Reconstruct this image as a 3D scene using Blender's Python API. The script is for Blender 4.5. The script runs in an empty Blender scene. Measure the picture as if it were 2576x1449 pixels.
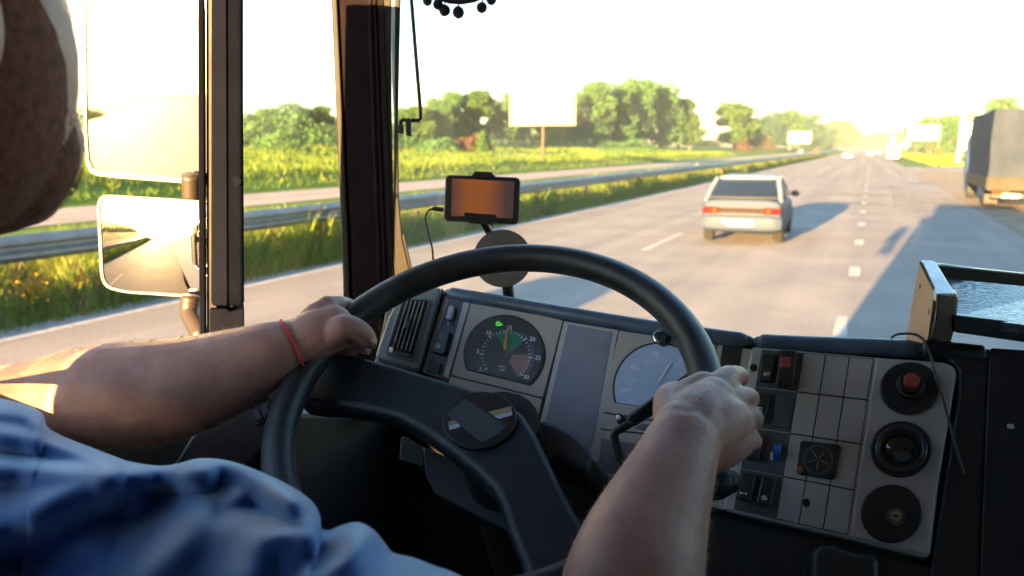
import bpy, math, random
import numpy as np
from math import sin, cos, radians, pi, sqrt, atan2
from mathutils import Vector, Matrix
random.seed(7); rng = np.random.default_rng(7)
sc = bpy.context.scene
# ------------------------------------------------------------------ camera
W, H, F = 2576., 1449., 2009.
YAW, PITCH, HC = radians(23.9), radians(10), 2.05
fw = np.array([-sin(YAW)*cos(PITCH), cos(YAW)*cos(PITCH), -sin(PITCH)])
rt = np.array([cos(YAW), sin(YAW), 0.]); up = np.cross(rt, fw)
CAM = np.array([0., 0., HC])
cd = bpy.data.cameras.new('camera'); cam = bpy.data.objects.new('camera', cd); sc.collection.objects.link(cam)
cam.location = CAM; cam.rotation_euler = (pi/2-PITCH, 0, YAW)
cd.sensor_width = 36; cd.lens = 36*F/W; cd.clip_start = .02; cd.clip_end = 6000
cd.dof.use_dof = True; cd.dof.focus_distance = .95; cd.dof.aperture_fstop = 6.5
sc.camera = cam
# ------------------------------------------------------------------ world, sun, exposure
SUN_EL, SUN_AZ = radians(6.3), radians(5.6)          # low, behind the truck and a little to its left
w = bpy.data.worlds.new('World'); sc.world = w; w.use_nodes = True
nt = w.node_tree; sky = nt.nodes.new('ShaderNodeTexSky'); sky.sky_type = 'NISHITA'; sky.sun_disc = False
sky.sun_elevation = SUN_EL; sky.sun_rotation = pi + SUN_AZ; sky.dust_density = 1.0; sky.air_density = 1.2; sky.ozone_density = 3.0
bg = nt.nodes['Background']; nt.links.new(sky.outputs[0], bg.inputs[0]); bg.inputs[1].default_value = .065
sl = bpy.data.lights.new('sun', 'SUN'); sl.energy = 5.0; sl.angle = radians(.5); sl.color = (1, .585, .22)
so = bpy.data.objects.new('sun', sl); sc.collection.objects.link(so)
sdir = Vector((sin(SUN_AZ)*cos(SUN_EL), cos(SUN_AZ)*cos(SUN_EL), -sin(SUN_EL)))   # way the light travels
so.rotation_euler = sdir.to_track_quat('-Z', 'Y').to_euler(); so.location = (0, -20, 30)
vs = sc.view_settings; vs.view_transform = 'Standard'; vs.look = 'None'; vs.gamma = 1; vs.use_curve_mapping = False
vs.exposure = 4.15
# ------------------------------------------------------------------ helpers
def ray(x, y): return (fw*F + rt*(x-W/2) + up*(H/2-y))/F
def at(x, y, z): return CAM + ray(x, y)*z
def proj(p):
    v = np.array(p, float)-CAM; z = v@fw
    return W/2+F*(v@rt)/z, H/2-F*(v@up)/z, z
def gnd(x, y, z=0.):
    d = ray(x, y); return CAM + d*((z-CAM[2])/d[2])
class Plane:
    def __init__(s, p, n): s.p = np.array(p, float); n = np.array(n, float); s.n = n/np.linalg.norm(n)
    def pt(s, x, y, h=0.):
        d = ray(x, y); t = ((s.p-CAM)@s.n)/(d@s.n); return CAM + d*t + s.n*h
class MB:
    def __init__(s): s.v = []; s.f = []; s.m = []
    def add(s, vs_, fs, mi=0):
        o = len(s.v); s.v += [tuple(map(float, q)) for q in vs_]; s.f += [tuple(i+o for i in f) for f in fs]; s.m += [mi]*len(fs); return s
    def prism(s, front, back, mi=0):
        n = len(front); vv = list(front)+list(back)
        ff = [tuple(range(n)), tuple(range(2*n-1, n-1, -1))]+[(i, i+n, (i+1) % n+n, (i+1) % n) for i in range(n)]
        return s.add(vv, ff, mi)
    def slab(s, pl, poly, h0, h1, mi=0, d=None):
        fr = [pl.pt(x, y, h1) for x, y in poly]; dv = -pl.n if d is None else d; bk = [q+dv*(h1-h0) for q in fr]; return s.prism(fr, bk, mi)
    def box(s, a, b, mi=0):
        (x0, y0, z0), (x1, y1, z1) = a, b
        v = [(x0,y0,z0),(x1,y0,z0),(x1,y1,z0),(x0,y1,z0),(x0,y0,z1),(x1,y0,z1),(x1,y1,z1),(x0,y1,z1)]
        return s.add(v, [(0,3,2,1),(4,5,6,7),(0,1,5,4),(1,2,6,5),(2,3,7,6),(3,0,4,7)], mi)
    def tube(s, P, R, n=12, mi=0, flat=None):
        P = [np.array(p, float) for p in P]; k = len(P)
        if not hasattr(R, '__len__'): R = [R]*k
        T = [P[min(i+1, k-1)]-P[max(i-1, 0)] for i in range(k)]; T = [t/(np.linalg.norm(t)+1e-12) for t in T]
        a = np.array([0., 0, 1]) if abs(T[0][2]) < .9 else np.array([1., 0, 0])
        u = np.cross(T[0], a); u /= np.linalg.norm(u); vv = []
        for i in range(k):
            u = u-T[i]*(u@T[i]); u /= np.linalg.norm(u); w_ = np.cross(T[i], u)
            for j in range(n):
                q = 2*pi*j/n; vv.append(P[i]+(u*cos(q)+w_*sin(q))*R[i])
        ff = [(i*n+j, i*n+(j+1) % n, (i+1)*n+(j+1) % n, (i+1)*n+j) for i in range(k-1) for j in range(n)]
        ff += [tuple(range(n-1, -1, -1)), tuple((k-1)*n+j for j in range(n))]
        return s.add(vv, ff, mi)
    def ball(s, c, r, n=12, M=None, mi=0):
        c = np.array(c, float); r = np.array(r if hasattr(r, '__len__') else (r, r, r), float); vv = []
        for i in range(n+1):
            th = pi*i/n
            for j in range(2*n):
                ph = pi*j/n; q = np.array([sin(th)*cos(ph), sin(th)*sin(ph), cos(th)])*r
                if M is not None: q = M@q
                vv.append(c+q)
        m = 2*n; ff = []
        for i in range(n):
            for j in range(m):
                a, b, d, e = i*m+j, i*m+(j+1) % m, (i+1)*m+(j+1) % m, (i+1)*m+j
                ff.append((a, e, d, b))
        return s.add(vv, ff, mi)
    def capsule_chain(s, P, R, n=14):
        # tapered limb with rounded joints
        P = smooth_path(P, 6); R = smooth_path([[r] for r in R], 6); R = [float(r[0]) for r in R]
        s.tube(P, R, n); s.ball(P[0], R[0], 8); s.ball(P[-1], R[-1], 8); return s
def smooth_path(P, k):
    P = [np.array(p, float) for p in P]; out = []
    for i in range(len(P)-1):
        p0 = P[max(i-1, 0)]; p1 = P[i]; p2 = P[i+1]; p3 = P[min(i+2, len(P)-1)]
        for j in range(k):
            t = j/k; out.append(.5*((2*p1)+(-p0+p2)*t+(2*p0-5*p1+4*p2-p3)*t*t+(-p0+3*p1-3*p2+p3)*t**3))
    out.append(P[-1]); return out
def obj(name, mb, mats, parent=None, smooth=False, bevel=0., seg=2, auto=40):
    me = bpy.data.meshes.new(name); me.from_pydata(mb.v, [], mb.f)
    if not isinstance(mats, (list, tuple)): mats = [mats]
    for m in mats: me.materials.append(m)
    if len(mats) > 1: me.polygons.foreach_set('material_index', mb.m)
    me.update(); o = bpy.data.objects.new(name, me); sc.collection.objects.link(o); o.parent = parent
    if bevel:
        md = o.modifiers.new('bevel', 'BEVEL'); md.width = bevel; md.segments = seg; md.limit_method = 'ANGLE'; md.angle_limit = radians(35)
    if smooth or bevel:
        me.polygons.foreach_set('use_smooth', [True]*len(me.polygons))
        if bevel: md.harden_normals = True
    if smooth and not bevel and auto < 180:
        try: me.set_sharp_from_angle(angle=radians(auto))
        except Exception: pass
    return o
def npmesh(name, verts, faces_n, k, mats, parent=None, matidx=None, smooth=False):
    """verts (N,3) array, faces (M,k) array"""
    me = bpy.data.meshes.new(name); me.vertices.add(len(verts)); me.vertices.foreach_set('co', verts.astype(np.float32).ravel())
    M = len(faces_n); me.loops.add(M*k); me.loops.foreach_set('vertex_index', faces_n.astype(np.int32).ravel())
    me.polygons.add(M); me.polygons.foreach_set('loop_start', np.arange(0, M*k, k, dtype=np.int32))
    me.polygons.foreach_set('loop_total', np.full(M, k, dtype=np.int32))
    if not isinstance(mats, (list, tuple)): mats = [mats]
    for m in mats: me.materials.append(m)
    if matidx is not None: me.polygons.foreach_set('material_index', matidx.astype(np.int32))
    me.polygons.foreach_set('use_smooth', np.full(M, smooth)); me.update(calc_edges=True); me.validate()
    o = bpy.data.objects.new(name, me); sc.collection.objects.link(o); o.parent = parent; return o
def tag(o, label=None, cat=None, group=None, kind=None):
    if label: o['label'] = label
    if cat: o['category'] = cat
    if group: o['group'] = group
    if kind: o['kind'] = kind
    return o
def thing(name, label, cat, loc=(0, 0, 0), group=None):
    o = bpy.data.objects.new(name, None); sc.collection.objects.link(o); o.location = loc; o.empty_display_size = .1
    return tag(o, label, cat, group)
def mat(name, col, rough=.5, metal=0., var=0., scale=20., bump=0., bscale=200., col2=None, coat=0., sheen=0., spec=.5, trans=0., emit=None, detail=4., sss=0.):
    m = bpy.data.materials.new(name); m.use_nodes = True; n = m.node_tree.nodes; l = m.node_tree.links; b = n['Principled BSDF']
    b.inputs['Base Color'].default_value = (*col, 1); b.inputs['Roughness'].default_value = rough; b.inputs['Metallic'].default_value = metal
    b.inputs['Specular IOR Level'].default_value = spec; b.inputs['Coat Weight'].default_value = coat
    b.inputs['Sheen Weight'].default_value = sheen; b.inputs['Subsurface Weight'].default_value = sss
    if sss: b.inputs['Subsurface Radius'].default_value = (.01, .004, .002); b.inputs['Subsurface Scale'].default_value = .6
    if emit: b.inputs['Emission Color'].default_value = (*emit[:3], 1); b.inputs['Emission Strength'].default_value = emit[3]
    tc = n.new('ShaderNodeTexCoord')
    if var or col2:
        nz = n.new('ShaderNodeTexNoise'); nz.inputs['Scale'].default_value = scale; nz.inputs['Detail'].default_value = detail; l.new(tc.outputs['Object'], nz.inputs['Vector'])
        mx = n.new('ShaderNodeMix'); mx.data_type = 'RGBA'
        c2 = col2 if col2 else tuple(max(0, c*(1-var)) for c in col); c1 = col if col2 else tuple(min(1, c*(1+var)) for c in col)
        mx.inputs[6].default_value = (*c1, 1); mx.inputs[7].default_value = (*c2, 1)
        mr = n.new('ShaderNodeMapRange'); mr.inputs[1].default_value = .35; mr.inputs[2].default_value = .65
        l.new(nz.outputs[0], mr.inputs[0]); l.new(mr.outputs[0], mx.inputs[0]); l.new(mx.outputs[2], b.inputs['Base Color'])
        m['mix'] = 1
        mr2 = n.new('ShaderNodeMapRange'); mr2.inputs[3].default_value = max(.02, rough-.08); mr2.inputs[4].default_value = min(1, rough+.1)
        l.new(nz.outputs[0], mr2.inputs[0]); l.new(mr2.outputs[0], b.inputs['Roughness'])
    if bump:
        nb = n.new('ShaderNodeTexNoise'); nb.inputs['Scale'].default_value = bscale; nb.inputs['Detail'].default_value = 3; l.new(tc.outputs['Object'], nb.inputs['Vector'])
        bp = n.new('ShaderNodeBump'); bp.inputs['Strength'].default_value = bump; bp.inputs['Distance'].default_value = .001 if bscale > 50 else .02
        l.new(nb.outputs[0], bp.inputs['Height']); l.new(bp.outputs[0], b.inputs['Normal'])
    return m
def leafmat(name, c1, c2, scale=.4, trans=.35):
    m = bpy.data.materials.new(name); m.use_nodes = True; n = m.node_tree.nodes; l = m.node_tree.links; b = n['Principled BSDF']
    tc = n.new('ShaderNodeTexCoord'); nz = n.new('ShaderNodeTexNoise'); nz.inputs['Scale'].default_value = scale; nz.inputs['Detail'].default_value = 5
    l.new(tc.outputs['Object'], nz.inputs['Vector']); mx = n.new('ShaderNodeMix'); mx.data_type = 'RGBA'
    mr = n.new('ShaderNodeMapRange'); mr.inputs[1].default_value = .35; mr.inputs[2].default_value = .65; l.new(nz.outputs[0], mr.inputs[0])
    l.new(mr.outputs[0], mx.inputs[0]); mx.inputs[6].default_value = (*c1, 1); mx.inputs[7].default_value = (*c2, 1)
    l.new(mx.outputs[2], b.inputs['Base Color']); b.inputs['Roughness'].default_value = .6; b.inputs['Specular IOR Level'].default_value = .25
    tr = n.new('ShaderNodeBsdfTranslucent'); l.new(mx.outputs[2], tr.inputs[0]); ms = n.new('ShaderNodeMixShader'); ms.inputs[0].default_value = trans
    l.new(b.outputs[0], ms.inputs[1]); l.new(tr.outputs[0], ms.inputs[2]); l.new(ms.outputs[0], n['Material Output'].inputs[0]); return m
def glassmat(name, tint=(1, 1, 1), dust=.0, gloss=1.0, rough=.02):
    m = bpy.data.materials.new(name); m.use_nodes = True; n = m.node_tree.nodes; l = m.node_tree.links; n.remove(n['Principled BSDF'])
    t = n.new('ShaderNodeBsdfTransparent'); t.inputs[0].default_value = (*tint, 1); g = n.new('ShaderNodeBsdfGlossy'); g.inputs[1].default_value = rough
    fr = n.new('ShaderNodeLayerWeight'); fr.inputs[0].default_value = .5; pw = n.new('ShaderNodeMath'); pw.operation = 'POWER'; pw.inputs[1].default_value = 5; l.new(fr.outputs['Facing'], pw.inputs[0]); mul = n.new('ShaderNodeMath'); mul.operation = 'MULTIPLY_ADD'; mul.inputs[1].default_value = .93*gloss; mul.inputs[2].default_value = .035*gloss; mul.use_clamp = True   # Schlick reflectance
    l.new(pw.outputs[0], mul.inputs[0]); ms = n.new('ShaderNodeMixShader'); l.new(mul.outputs[0], ms.inputs[0]); l.new(t.outputs[0], ms.inputs[1]); l.new(g.outputs[0], ms.inputs[2])
    out = ms
    if dust:
        d = n.new('ShaderNodeBsdfTranslucent'); d.inputs[0].default_value = (.9, .85, .8, 1)
        tc = n.new('ShaderNodeTexCoord'); nz = n.new('ShaderNodeTexNoise'); nz.inputs['Scale'].default_value = 6; l.new(tc.outputs['Object'], nz.inputs['Vector'])
        m2 = n.new('ShaderNodeMath'); m2.operation = 'MULTIPLY'; m2.inputs[1].default_value = dust*2; l.new(nz.outputs[0], m2.inputs[0])
        s2 = n.new('ShaderNodeMixShader'); l.new(m2.outputs[0], s2.inputs[0]); l.new(ms.outputs[0], s2.inputs[1]); l.new(d.outputs[0], s2.inputs[2]); out = s2
    l.new(out.outputs[0], n['Material Output'].inputs[0]); return m
def ell(cx, cy, rx, ry=None, n=48, a0=0, a1=360, rot=0):
    ry = ry or rx; full = abs(a1-a0) >= 360; k = n if full else n+1; R = radians(rot); o = []
    for i in range(k):
        a = radians(a0+(a1-a0)*i/n); x, y = rx*cos(a), ry*sin(a); o.append((cx+x*cos(R)-y*sin(R), cy+x*sin(R)+y*cos(R)))
    return o
def lerp(a, b, t): return tuple(a[i]+(b[i]-a[i])*t for i in range(len(a)))
def quad(TL, TR, BR, BL): return lambda u, v: lerp(lerp(TL, TR, u), lerp(BL, BR, u), v)
def rrect(q, u0, v0, u1, v1, ru, rv, n=4):
    o = []
    for (cu, cv, a) in ((u1-ru, v0+rv, -90), (u1-ru, v1-rv, 0), (u0+ru, v1-rv, 90), (u0+ru, v0+rv, 180)):
        for i in range(n+1):
            t = radians(a+90*i/n); o.append(q(cu+ru*cos(t), cv+rv*sin(t)))
    return o
def text_on(mb, pl, s, x, y, size, ang, h, th=.0004):
    """lettering: the characters of the built-in font laid on a plane"""
    cu = bpy.data.curves.new('t', 'FONT'); cu.body = s; cu.size = size; cu.align_x = 'CENTER'; cu.align_y = 'CENTER'; cu.resolution_u = 3; cu.offset = size*.018
    to = bpy.data.objects.new('t', cu); sc.collection.objects.link(to); dg = bpy.context.evaluated_depsgraph_get()
    me = bpy.data.meshes.new_from_object(to.evaluated_get(dg)); a = radians(ang)
    vv = []
    for q in me.vertices:
        vx, vy = q.co.x, -q.co.y; vv.append(pl.pt(x+vx*cos(a)-vy*sin(a), y+vx*sin(a)+vy*cos(a), h))
    mb.add(vv, [tuple(p.vertices) for p in me.polygons])
    bpy.data.objects.remove(to); bpy.data.meshes.remove(me); bpy.data.curves.remove(cu)
def dup(root, loc=None, rz=None, scale=None):
    r = root.copy(); sc.collection.objects.link(r)
    if loc is not None: r.location = loc
    if rz is not None: r.rotation_euler = (0, 0, rz)
    if scale is not None: r.scale = scale
    for ch in list(root.children):
        c = ch.copy(); sc.collection.objects.link(c); c.parent = r
        for g in list(ch.children):
            d = g.copy(); sc.collection.objects.link(d); d.parent = c
    return r
# ------------------------------------------------------------------ materials
def asphalt(name, c1, c2):
    m = mat(name, c1, .85, var=.1, scale=.6, col2=c2, bump=.5, bscale=300, spec=.03)
    n = m.node_tree.nodes; l = m.node_tree.links; b = n['Principled BSDF']
    tc = n.new('ShaderNodeTexCoord'); mp = n.new('ShaderNodeMapping'); mp.inputs['Scale'].default_value = (1.3, .02, 1); l.new(tc.outputs['Object'], mp.inputs['Vector'])
    nz = n.new('ShaderNodeTexNoise'); nz.inputs['Scale'].default_value = 1; nz.inputs['Detail'].default_value = 5; l.new(mp.outputs[0], nz.inputs['Vector'])
    fine = n.new('ShaderNodeTexNoise'); fine.inputs['Scale'].default_value = 26; fine.inputs['Detail'].default_value = 4; l.new(tc.outputs['Object'], fine.inputs['Vector'])
    src = b.inputs['Base Color'].links[0].from_socket
    for nn, lo, hi in ((nz, .82, 1.12), (fine, .82, 1.15)):
        mr = n.new('ShaderNodeMapRange'); mr.inputs[1].default_value = .3; mr.inputs[2].default_value = .7; mr.inputs[3].default_value = lo; mr.inputs[4].default_value = hi; l.new(nn.outputs[0], mr.inputs[0])
        mx = n.new('ShaderNodeMix'); mx.data_type = 'RGBA'; mx.blend_type = 'MULTIPLY'; mx.inputs[0].default_value = 1
        l.new(src, mx.inputs[6]); l.new(mr.outputs[0], mx.inputs[7]); src = mx.outputs[2]
    l.new(src, b.inputs['Base Color']); return m
M_ROAD = asphalt('asphalt', (.225, .205, .19), (.275, .25, .23)); M_OPP = asphalt('asphalt_pale', (.27, .235, .215), (.33, .29, .26))
M_DIRT = mat('dirt', (.2, .15, .1), .95, var=.3, scale=2, col2=(.12, .085, .055), bump=.6, bscale=30)
M_PAINT = mat('road_paint', (.44, .43, .4), .8, scale=9, spec=.1, col2=(.3, .29, .27), detail=8)
M_FIELD = mat('meadow', (.06, .12, .012), .9, scale=.25, col2=(.09, .15, .016), bump=1, bscale=3, detail=8, spec=.1)
M_GRASS = leafmat('grass_blades', (.11, .2, .024), (.16, .2, .028), .8, .5); M_GRASS2 = leafmat('herb_leaves', (.09, .18, .024), (.12, .19, .026), 1.5, .5)
M_FLOWER = leafmat('yellow_petals', (.25, .15, .01), (.3, .19, .02), 3, .2)
M_STRAW = leafmat('dry_stems', (.08, .06, .025), (.11, .085, .04), 3, .2)
M_LEAF = leafmat('leaves_mid', (.05, .13, .038), (.066, .15, .04), .35, .42); M_LEAF2 = leafmat('leaves_yellow', (.045, .105, .018), (.06, .12, .02), .35, .4)
M_LEAF3 = leafmat('leaves_dark', (.028, .08, .045), (.036, .09, .05), .35); M_BROWNLEAF = leafmat('leaves_brown', (.07, .035, .02), (.09, .05, .025), .5)
M_BARK = mat('bark', (.1, .075, .055), .9, var=.3, scale=6, bump=.6, bscale=30)
M_GALV = mat('galvanised_steel', (.16, .18, .2), .5, .5, var=.15, scale=4); M_POST = mat('galvanised_post', (.03, .033, .034), .8, 0, var=.2)
M_BLACK = mat('black_plastic', (.014, .014, .018), .42, var=.15, scale=40, bump=.25, bscale=900)
M_BLACKL = mat('grained_black_leather', (.014, .017, .024), .45, spec=.35, var=.2, scale=30, bump=.5, bscale=420)
M_RIM = mat('rim_leather', (.013, .012, .014), .42, spec=.4, col2=(.03, .032, .037), scale=14, detail=10, bump=.35, bscale=700)
M_DARK = mat('dark_trim', (.014, .013, .015), .5, var=.2, scale=25, bump=.3, bscale=700)
M_PAD = mat('padded_dash_roll', (.07, .11, .165), .36, var=.15, scale=30, bump=.3, bscale=600)
M_PANEL = mat('grey_dash_plastic', (.42, .375, .36), .6, var=.07, scale=12, bump=.3, bscale=1200)
M_PANEL2 = mat('pale_bezel_plastic', (.44, .43, .44), .45, var=.06, scale=12, bump=.2, bscale=1200)
M_SWITCH = mat('switch_black', (.03, .03, .032), .35, var=.2, scale=60); M_SWD = mat('switch_bay', (.075, .075, .08), .5, var=.1, scale=40)
M_WHITE = mat('white_print', (.95, .95, .95), .6); M_GREEN = mat('green_print', (.01, .22, .1), .6, var=.1, scale=90); M_PINK = mat('pink_print', (.35, .2, .19), .6, var=.15, scale=90)
M_BLUEP = mat('blue_print', (.06, .2, .5), .6); M_NEEDLE = mat('orange_needle', (.8, .3, .02), .5); M_GLOW = mat('green_tell_tale', (.05, .5, .02), .5, emit=(.1, 1, .05, .06))
M_FACE = mat('dial_face', (.03, .028, .028), .55, var=.2, scale=60); M_LENS = glassmat('dial_lens', (.95, .95, .97), .03, .6, .3)
M_LCD = mat('display_with_reflection', (.26, .29, .38), .2, col2=(.09, .09, .12), scale=6, coat=.5)  # pale blue tones stand in for reflections in the display glass
M_SPFACE = mat('glare_tinted_dial_face', (.52, .66, .86), .4, var=.1, scale=14)  # glare of the dial glass put into the face colour
M_CHROME = mat('chrome', (.7, .7, .72), .15, 1.0); M_RED = mat('dull_red_button', (.35, .06, .05), .45, var=.1); M_BLUE = mat('blue_wheel', (.02, .12, .42), .4, var=.1)
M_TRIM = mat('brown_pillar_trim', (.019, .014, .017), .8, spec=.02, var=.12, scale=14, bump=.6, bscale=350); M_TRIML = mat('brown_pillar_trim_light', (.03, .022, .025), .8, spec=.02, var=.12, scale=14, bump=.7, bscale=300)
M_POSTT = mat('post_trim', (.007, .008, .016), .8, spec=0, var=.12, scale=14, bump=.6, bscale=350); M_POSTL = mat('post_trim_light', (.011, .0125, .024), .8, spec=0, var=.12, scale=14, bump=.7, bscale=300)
M_RUBBER = mat('rubber_seal', (.008, .007, .007), .5, var=.2); M_PALE = mat('pale_blue_seal_strip', (.4, .5, .6), .35, var=.1)
M_CABWHITE = mat('white_cab_paint', (.72, .76, .82), .3, var=.05, scale=3, coat=.4); M_LINING = mat('roof_lining', (.3, .29, .3), .9, var=.1)
M_WOOD = mat('plywood_side', (.62, .4, .25), .6, var=.15, scale=7, detail=8); M_TRAY = mat('black_tray_frame', (.02, .02, .025), .3, var=.1)
def skinmat():
    m = mat('skin', (.43, .245, .2), .5, scale=26, col2=(.33, .165, .14), bump=.5, bscale=300, sss=.1, spec=.4, detail=6); return m
M_SKIN = skinmat(); M_NAIL = mat('nail', (.6, .42, .36), .25); M_HAIR = mat('hair', (.05, .024, .014), .6, var=.3, scale=300, bump=.8, bscale=500); M_FUZZ = leafmat('arm_hair', (.5, .32, .18), (.55, .38, .2), 20, .5)
M_SHIRT = mat('blue_cotton', (.01, .07, .28), .8, var=.12, scale=9, sheen=.75, bump=.3, bscale=900); M_SHIRT.node_tree.nodes['Principled BSDF'].inputs['Sheen Tint'].default_value = (.55, .8, 1, 1); M_THREAD = mat('red_thread', (.6, .02, .015), .7, bump=.4, bscale=900)
M_GLASS = glassmat('window_glass', (.97, .99, .98), .012, .8)
def mirrormat():
    m = mat('mirror_silver', (.34, .34, .36), .015, 1.0); return m
M_MIRROR = mirrormat()
# ================================================================== SETTING
def fieldz(X, Y):
    d = np.clip((-X-25.6)/2.2, 0, 1); a = d*d*(3-2*d)*.75
    e = np.clip((-X-28)/32, 0, 1); b = e*e*(3-2*e)*1.25
    return a+b+.12*np.sin(X*.31+Y*.17)*d+.1*np.sin(Y*.43-X*.2)*d
def sheet(name, x0, x1, y0, y1, z, m, nx=1, ny=1, zf=None):
    xs = np.linspace(x0, x1, nx+1); ys = np.linspace(y0, y1, ny+1); X, Y = np.meshgrid(xs, ys, indexing='ij')
    Z = zf(X, Y) if zf else np.full_like(X, z); v = np.stack([X, Y, Z], -1).reshape(-1, 3)
    i, j = np.meshgrid(np.arange(nx), np.arange(ny), indexing='ij'); a = (i*(ny+1)+j).ravel()
    f = np.stack([a, a+ny+1, a+ny+2, a+1], 1); return tag(npmesh(name, v, f, 4, m, smooth=True), kind='structure')
sheet('ground', -2500, 2500, -2500, 3500, -.03, M_FIELD)
sheet('road', -8.95, 3.35, -300, 1500, 0, M_ROAD)
sheet('opposite_road', -25.2, -19.9, -300, 1500, 0, M_OPP)
sheet('dirt_shoulder', 3.35, 8.2, -200, 78, -.004, M_DIRT)
sheet('side_road', 3.35, 40, 78, 96, -.008, M_ROAD)
sheet('field', -330, -25.2, -120, 620, 0, M_FIELD, 160, 190, fieldz)
mb = MB(); rr = random.Random(3)
for k in range(90):                                                   # painted edge line, slightly worn ends
    y0 = -60+k*8; mb.add([(-8.5, y0, .004), (-8.32, y0, .004), (-8.32, y0+8, .004), (-8.5, y0+8, .004)], [(0, 1, 2, 3)])
tag(obj('edge_line', mb, M_PAINT), kind='structure')
mb = MB()
for k in range(-12, 60):
    y0 = 15.7+k*12; mb.add([(-4.13, y0, .004), (-3.99, y0, .004), (-3.99, y0+3.6, .004), (-4.13, y0+3.6, .004)], [(0, 1, 2, 3)])
tag(obj('lane_dashes', mb, M_PAINT), kind='structure')
mb = MB()
for k in range(-3, 24):
    y0 = 9.3+k*4.55; a, b = (-.19, -.02) if k > 0 else (-.25, -.1)
    mb.add([(a, y0, .004), (b, y0, .004), (b+rr.uniform(-.02, .02), y0+1.15, .004), (a+rr.uniform(-.02, .02), y0+1.1, .004)], [(0, 1, 2, 3)])
tag(obj('short_lane_dashes', mb, M_PAINT), kind='structure')
mb = MB()
for (x, y, sx, sy) in ((-.6, 38, 2.2, .5), (1.0, 46, 1.6, .9), (-.1, 32, .9, .5), (3.0, 52, 1.4, 1.5), (-3, 60, 1.5, .6), (-2.5, 7.6, .3, .25)):
    pts = [(x+sx*cos(t*pi/8)*rr.uniform(.6, 1.1), y+sy*sin(t*pi/8)*rr.uniform(.6, 1.1), .003) for t in range(16)]; mb.add(pts, [tuple(range(16))])
tag(obj('road_patches', mb, mat('tar_patch', (.09, .085, .085), .8, var=.2, scale=4)), kind='structure')
mb = MB()
for (x0, y0, dx, dy, k) in ((-1.7, 6.5, .12, 2.6, 14), (-2.9, 9, .7, .5, 9), (-6.2, 12, .3, 3, 12), (-1.1, 22, 1.6, .4, 10), (-5.5, 24, 1.5, .3, 10), (.9, 30, .1, 9, 18), (-2.3, 40, 3.5, .3, 16), (-7, 48, 5, .2, 16)):
    P = [(x0+dx*i/k+rr.uniform(-.05, .05), y0+dy*i/k+rr.uniform(-.06, .06)) for i in range(k+1)]
    for p, q in zip(P, P[1:]):
        L_ = sqrt((q[0]-p[0])**2+(q[1]-p[1])**2)+1e-6; nx, ny = -(q[1]-p[1])/L_*.014, (q[0]-p[0])/L_*.014; mb.add([(p[0]-nx, p[1]-ny, .0035), (q[0]-nx, q[1]-ny, .0035), (q[0]+nx, q[1]+ny, .0035), (p[0]+nx, p[1]+ny, .0035)], [(0, 1, 2, 3)])
tag(obj('road_cracks', mb, mat('crack_filler', (.06, .055, .055), .8)), kind='structure')
# far hills
xs = np.linspace(-900, 900, 120); v = []; fc = []
for i, x in enumerate(xs):
    h = 20+5*sin(x*.008)+3*sin(x*.031+1)+1.5*sin(x*.21)+1.2*sin(x*.37); v += [(x, 1350, -1), (x, 1400, h*.8), (x, 1460, h), (x, 1700, -1)]
for i in range(119):
    for j in range(3): fc.append((i*4+j, i*4+4+j, i*4+5+j, i*4+1+j))
tag(npmesh('hills', np.array(v), np.array(fc), 4, mat('hill_woods', (.02, .032, .016), .95, spec=.02, col2=(.028, .042, .02), scale=.05, detail=8), smooth=True), kind='structure')
# ------------------------------------------------------------------ leaves, grass
def leafquads(P, size, nrm=None, aspect=.6):
    n = len(P); a = rng.normal(size=(n, 3)); a /= np.linalg.norm(a, axis=1)[:, None]; b = rng.normal(size=(n, 3)); b -= a*(a*b).sum(1)[:, None]; b /= np.linalg.norm(b, axis=1)[:, None]
    s = (size*rng.uniform(.6, 1.4, n))[:, None]; V = np.stack([P-a*s*.5, P+b*s*aspect*.5, P+a*s*.5, P-b*s*aspect*.5], 1).reshape(-1, 3)
    return V, np.arange(4*n).reshape(-1, 4)
def blades(P, h, wd, lean=.35):
    n = len(P); az = rng.uniform(0, 2*pi, n); la = rng.uniform(0, 2*pi, n); d = np.stack([np.cos(az), np.sin(az), 0*az], 1)*(wd/2)[:, None]
    tip = P+np.stack([np.cos(la)*lean*h, np.sin(la)*lean*h, h], 1); mid = P+np.stack([np.cos(la)*lean*h*.3, np.sin(la)*lean*h*.3, h*.55], 1)
    V = np.stack([P-d, P+d, mid+d*.8, tip, mid-d*.8], 1).reshape(-1, 3); return V, np.arange(5*n).reshape(-1, 5)
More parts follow.
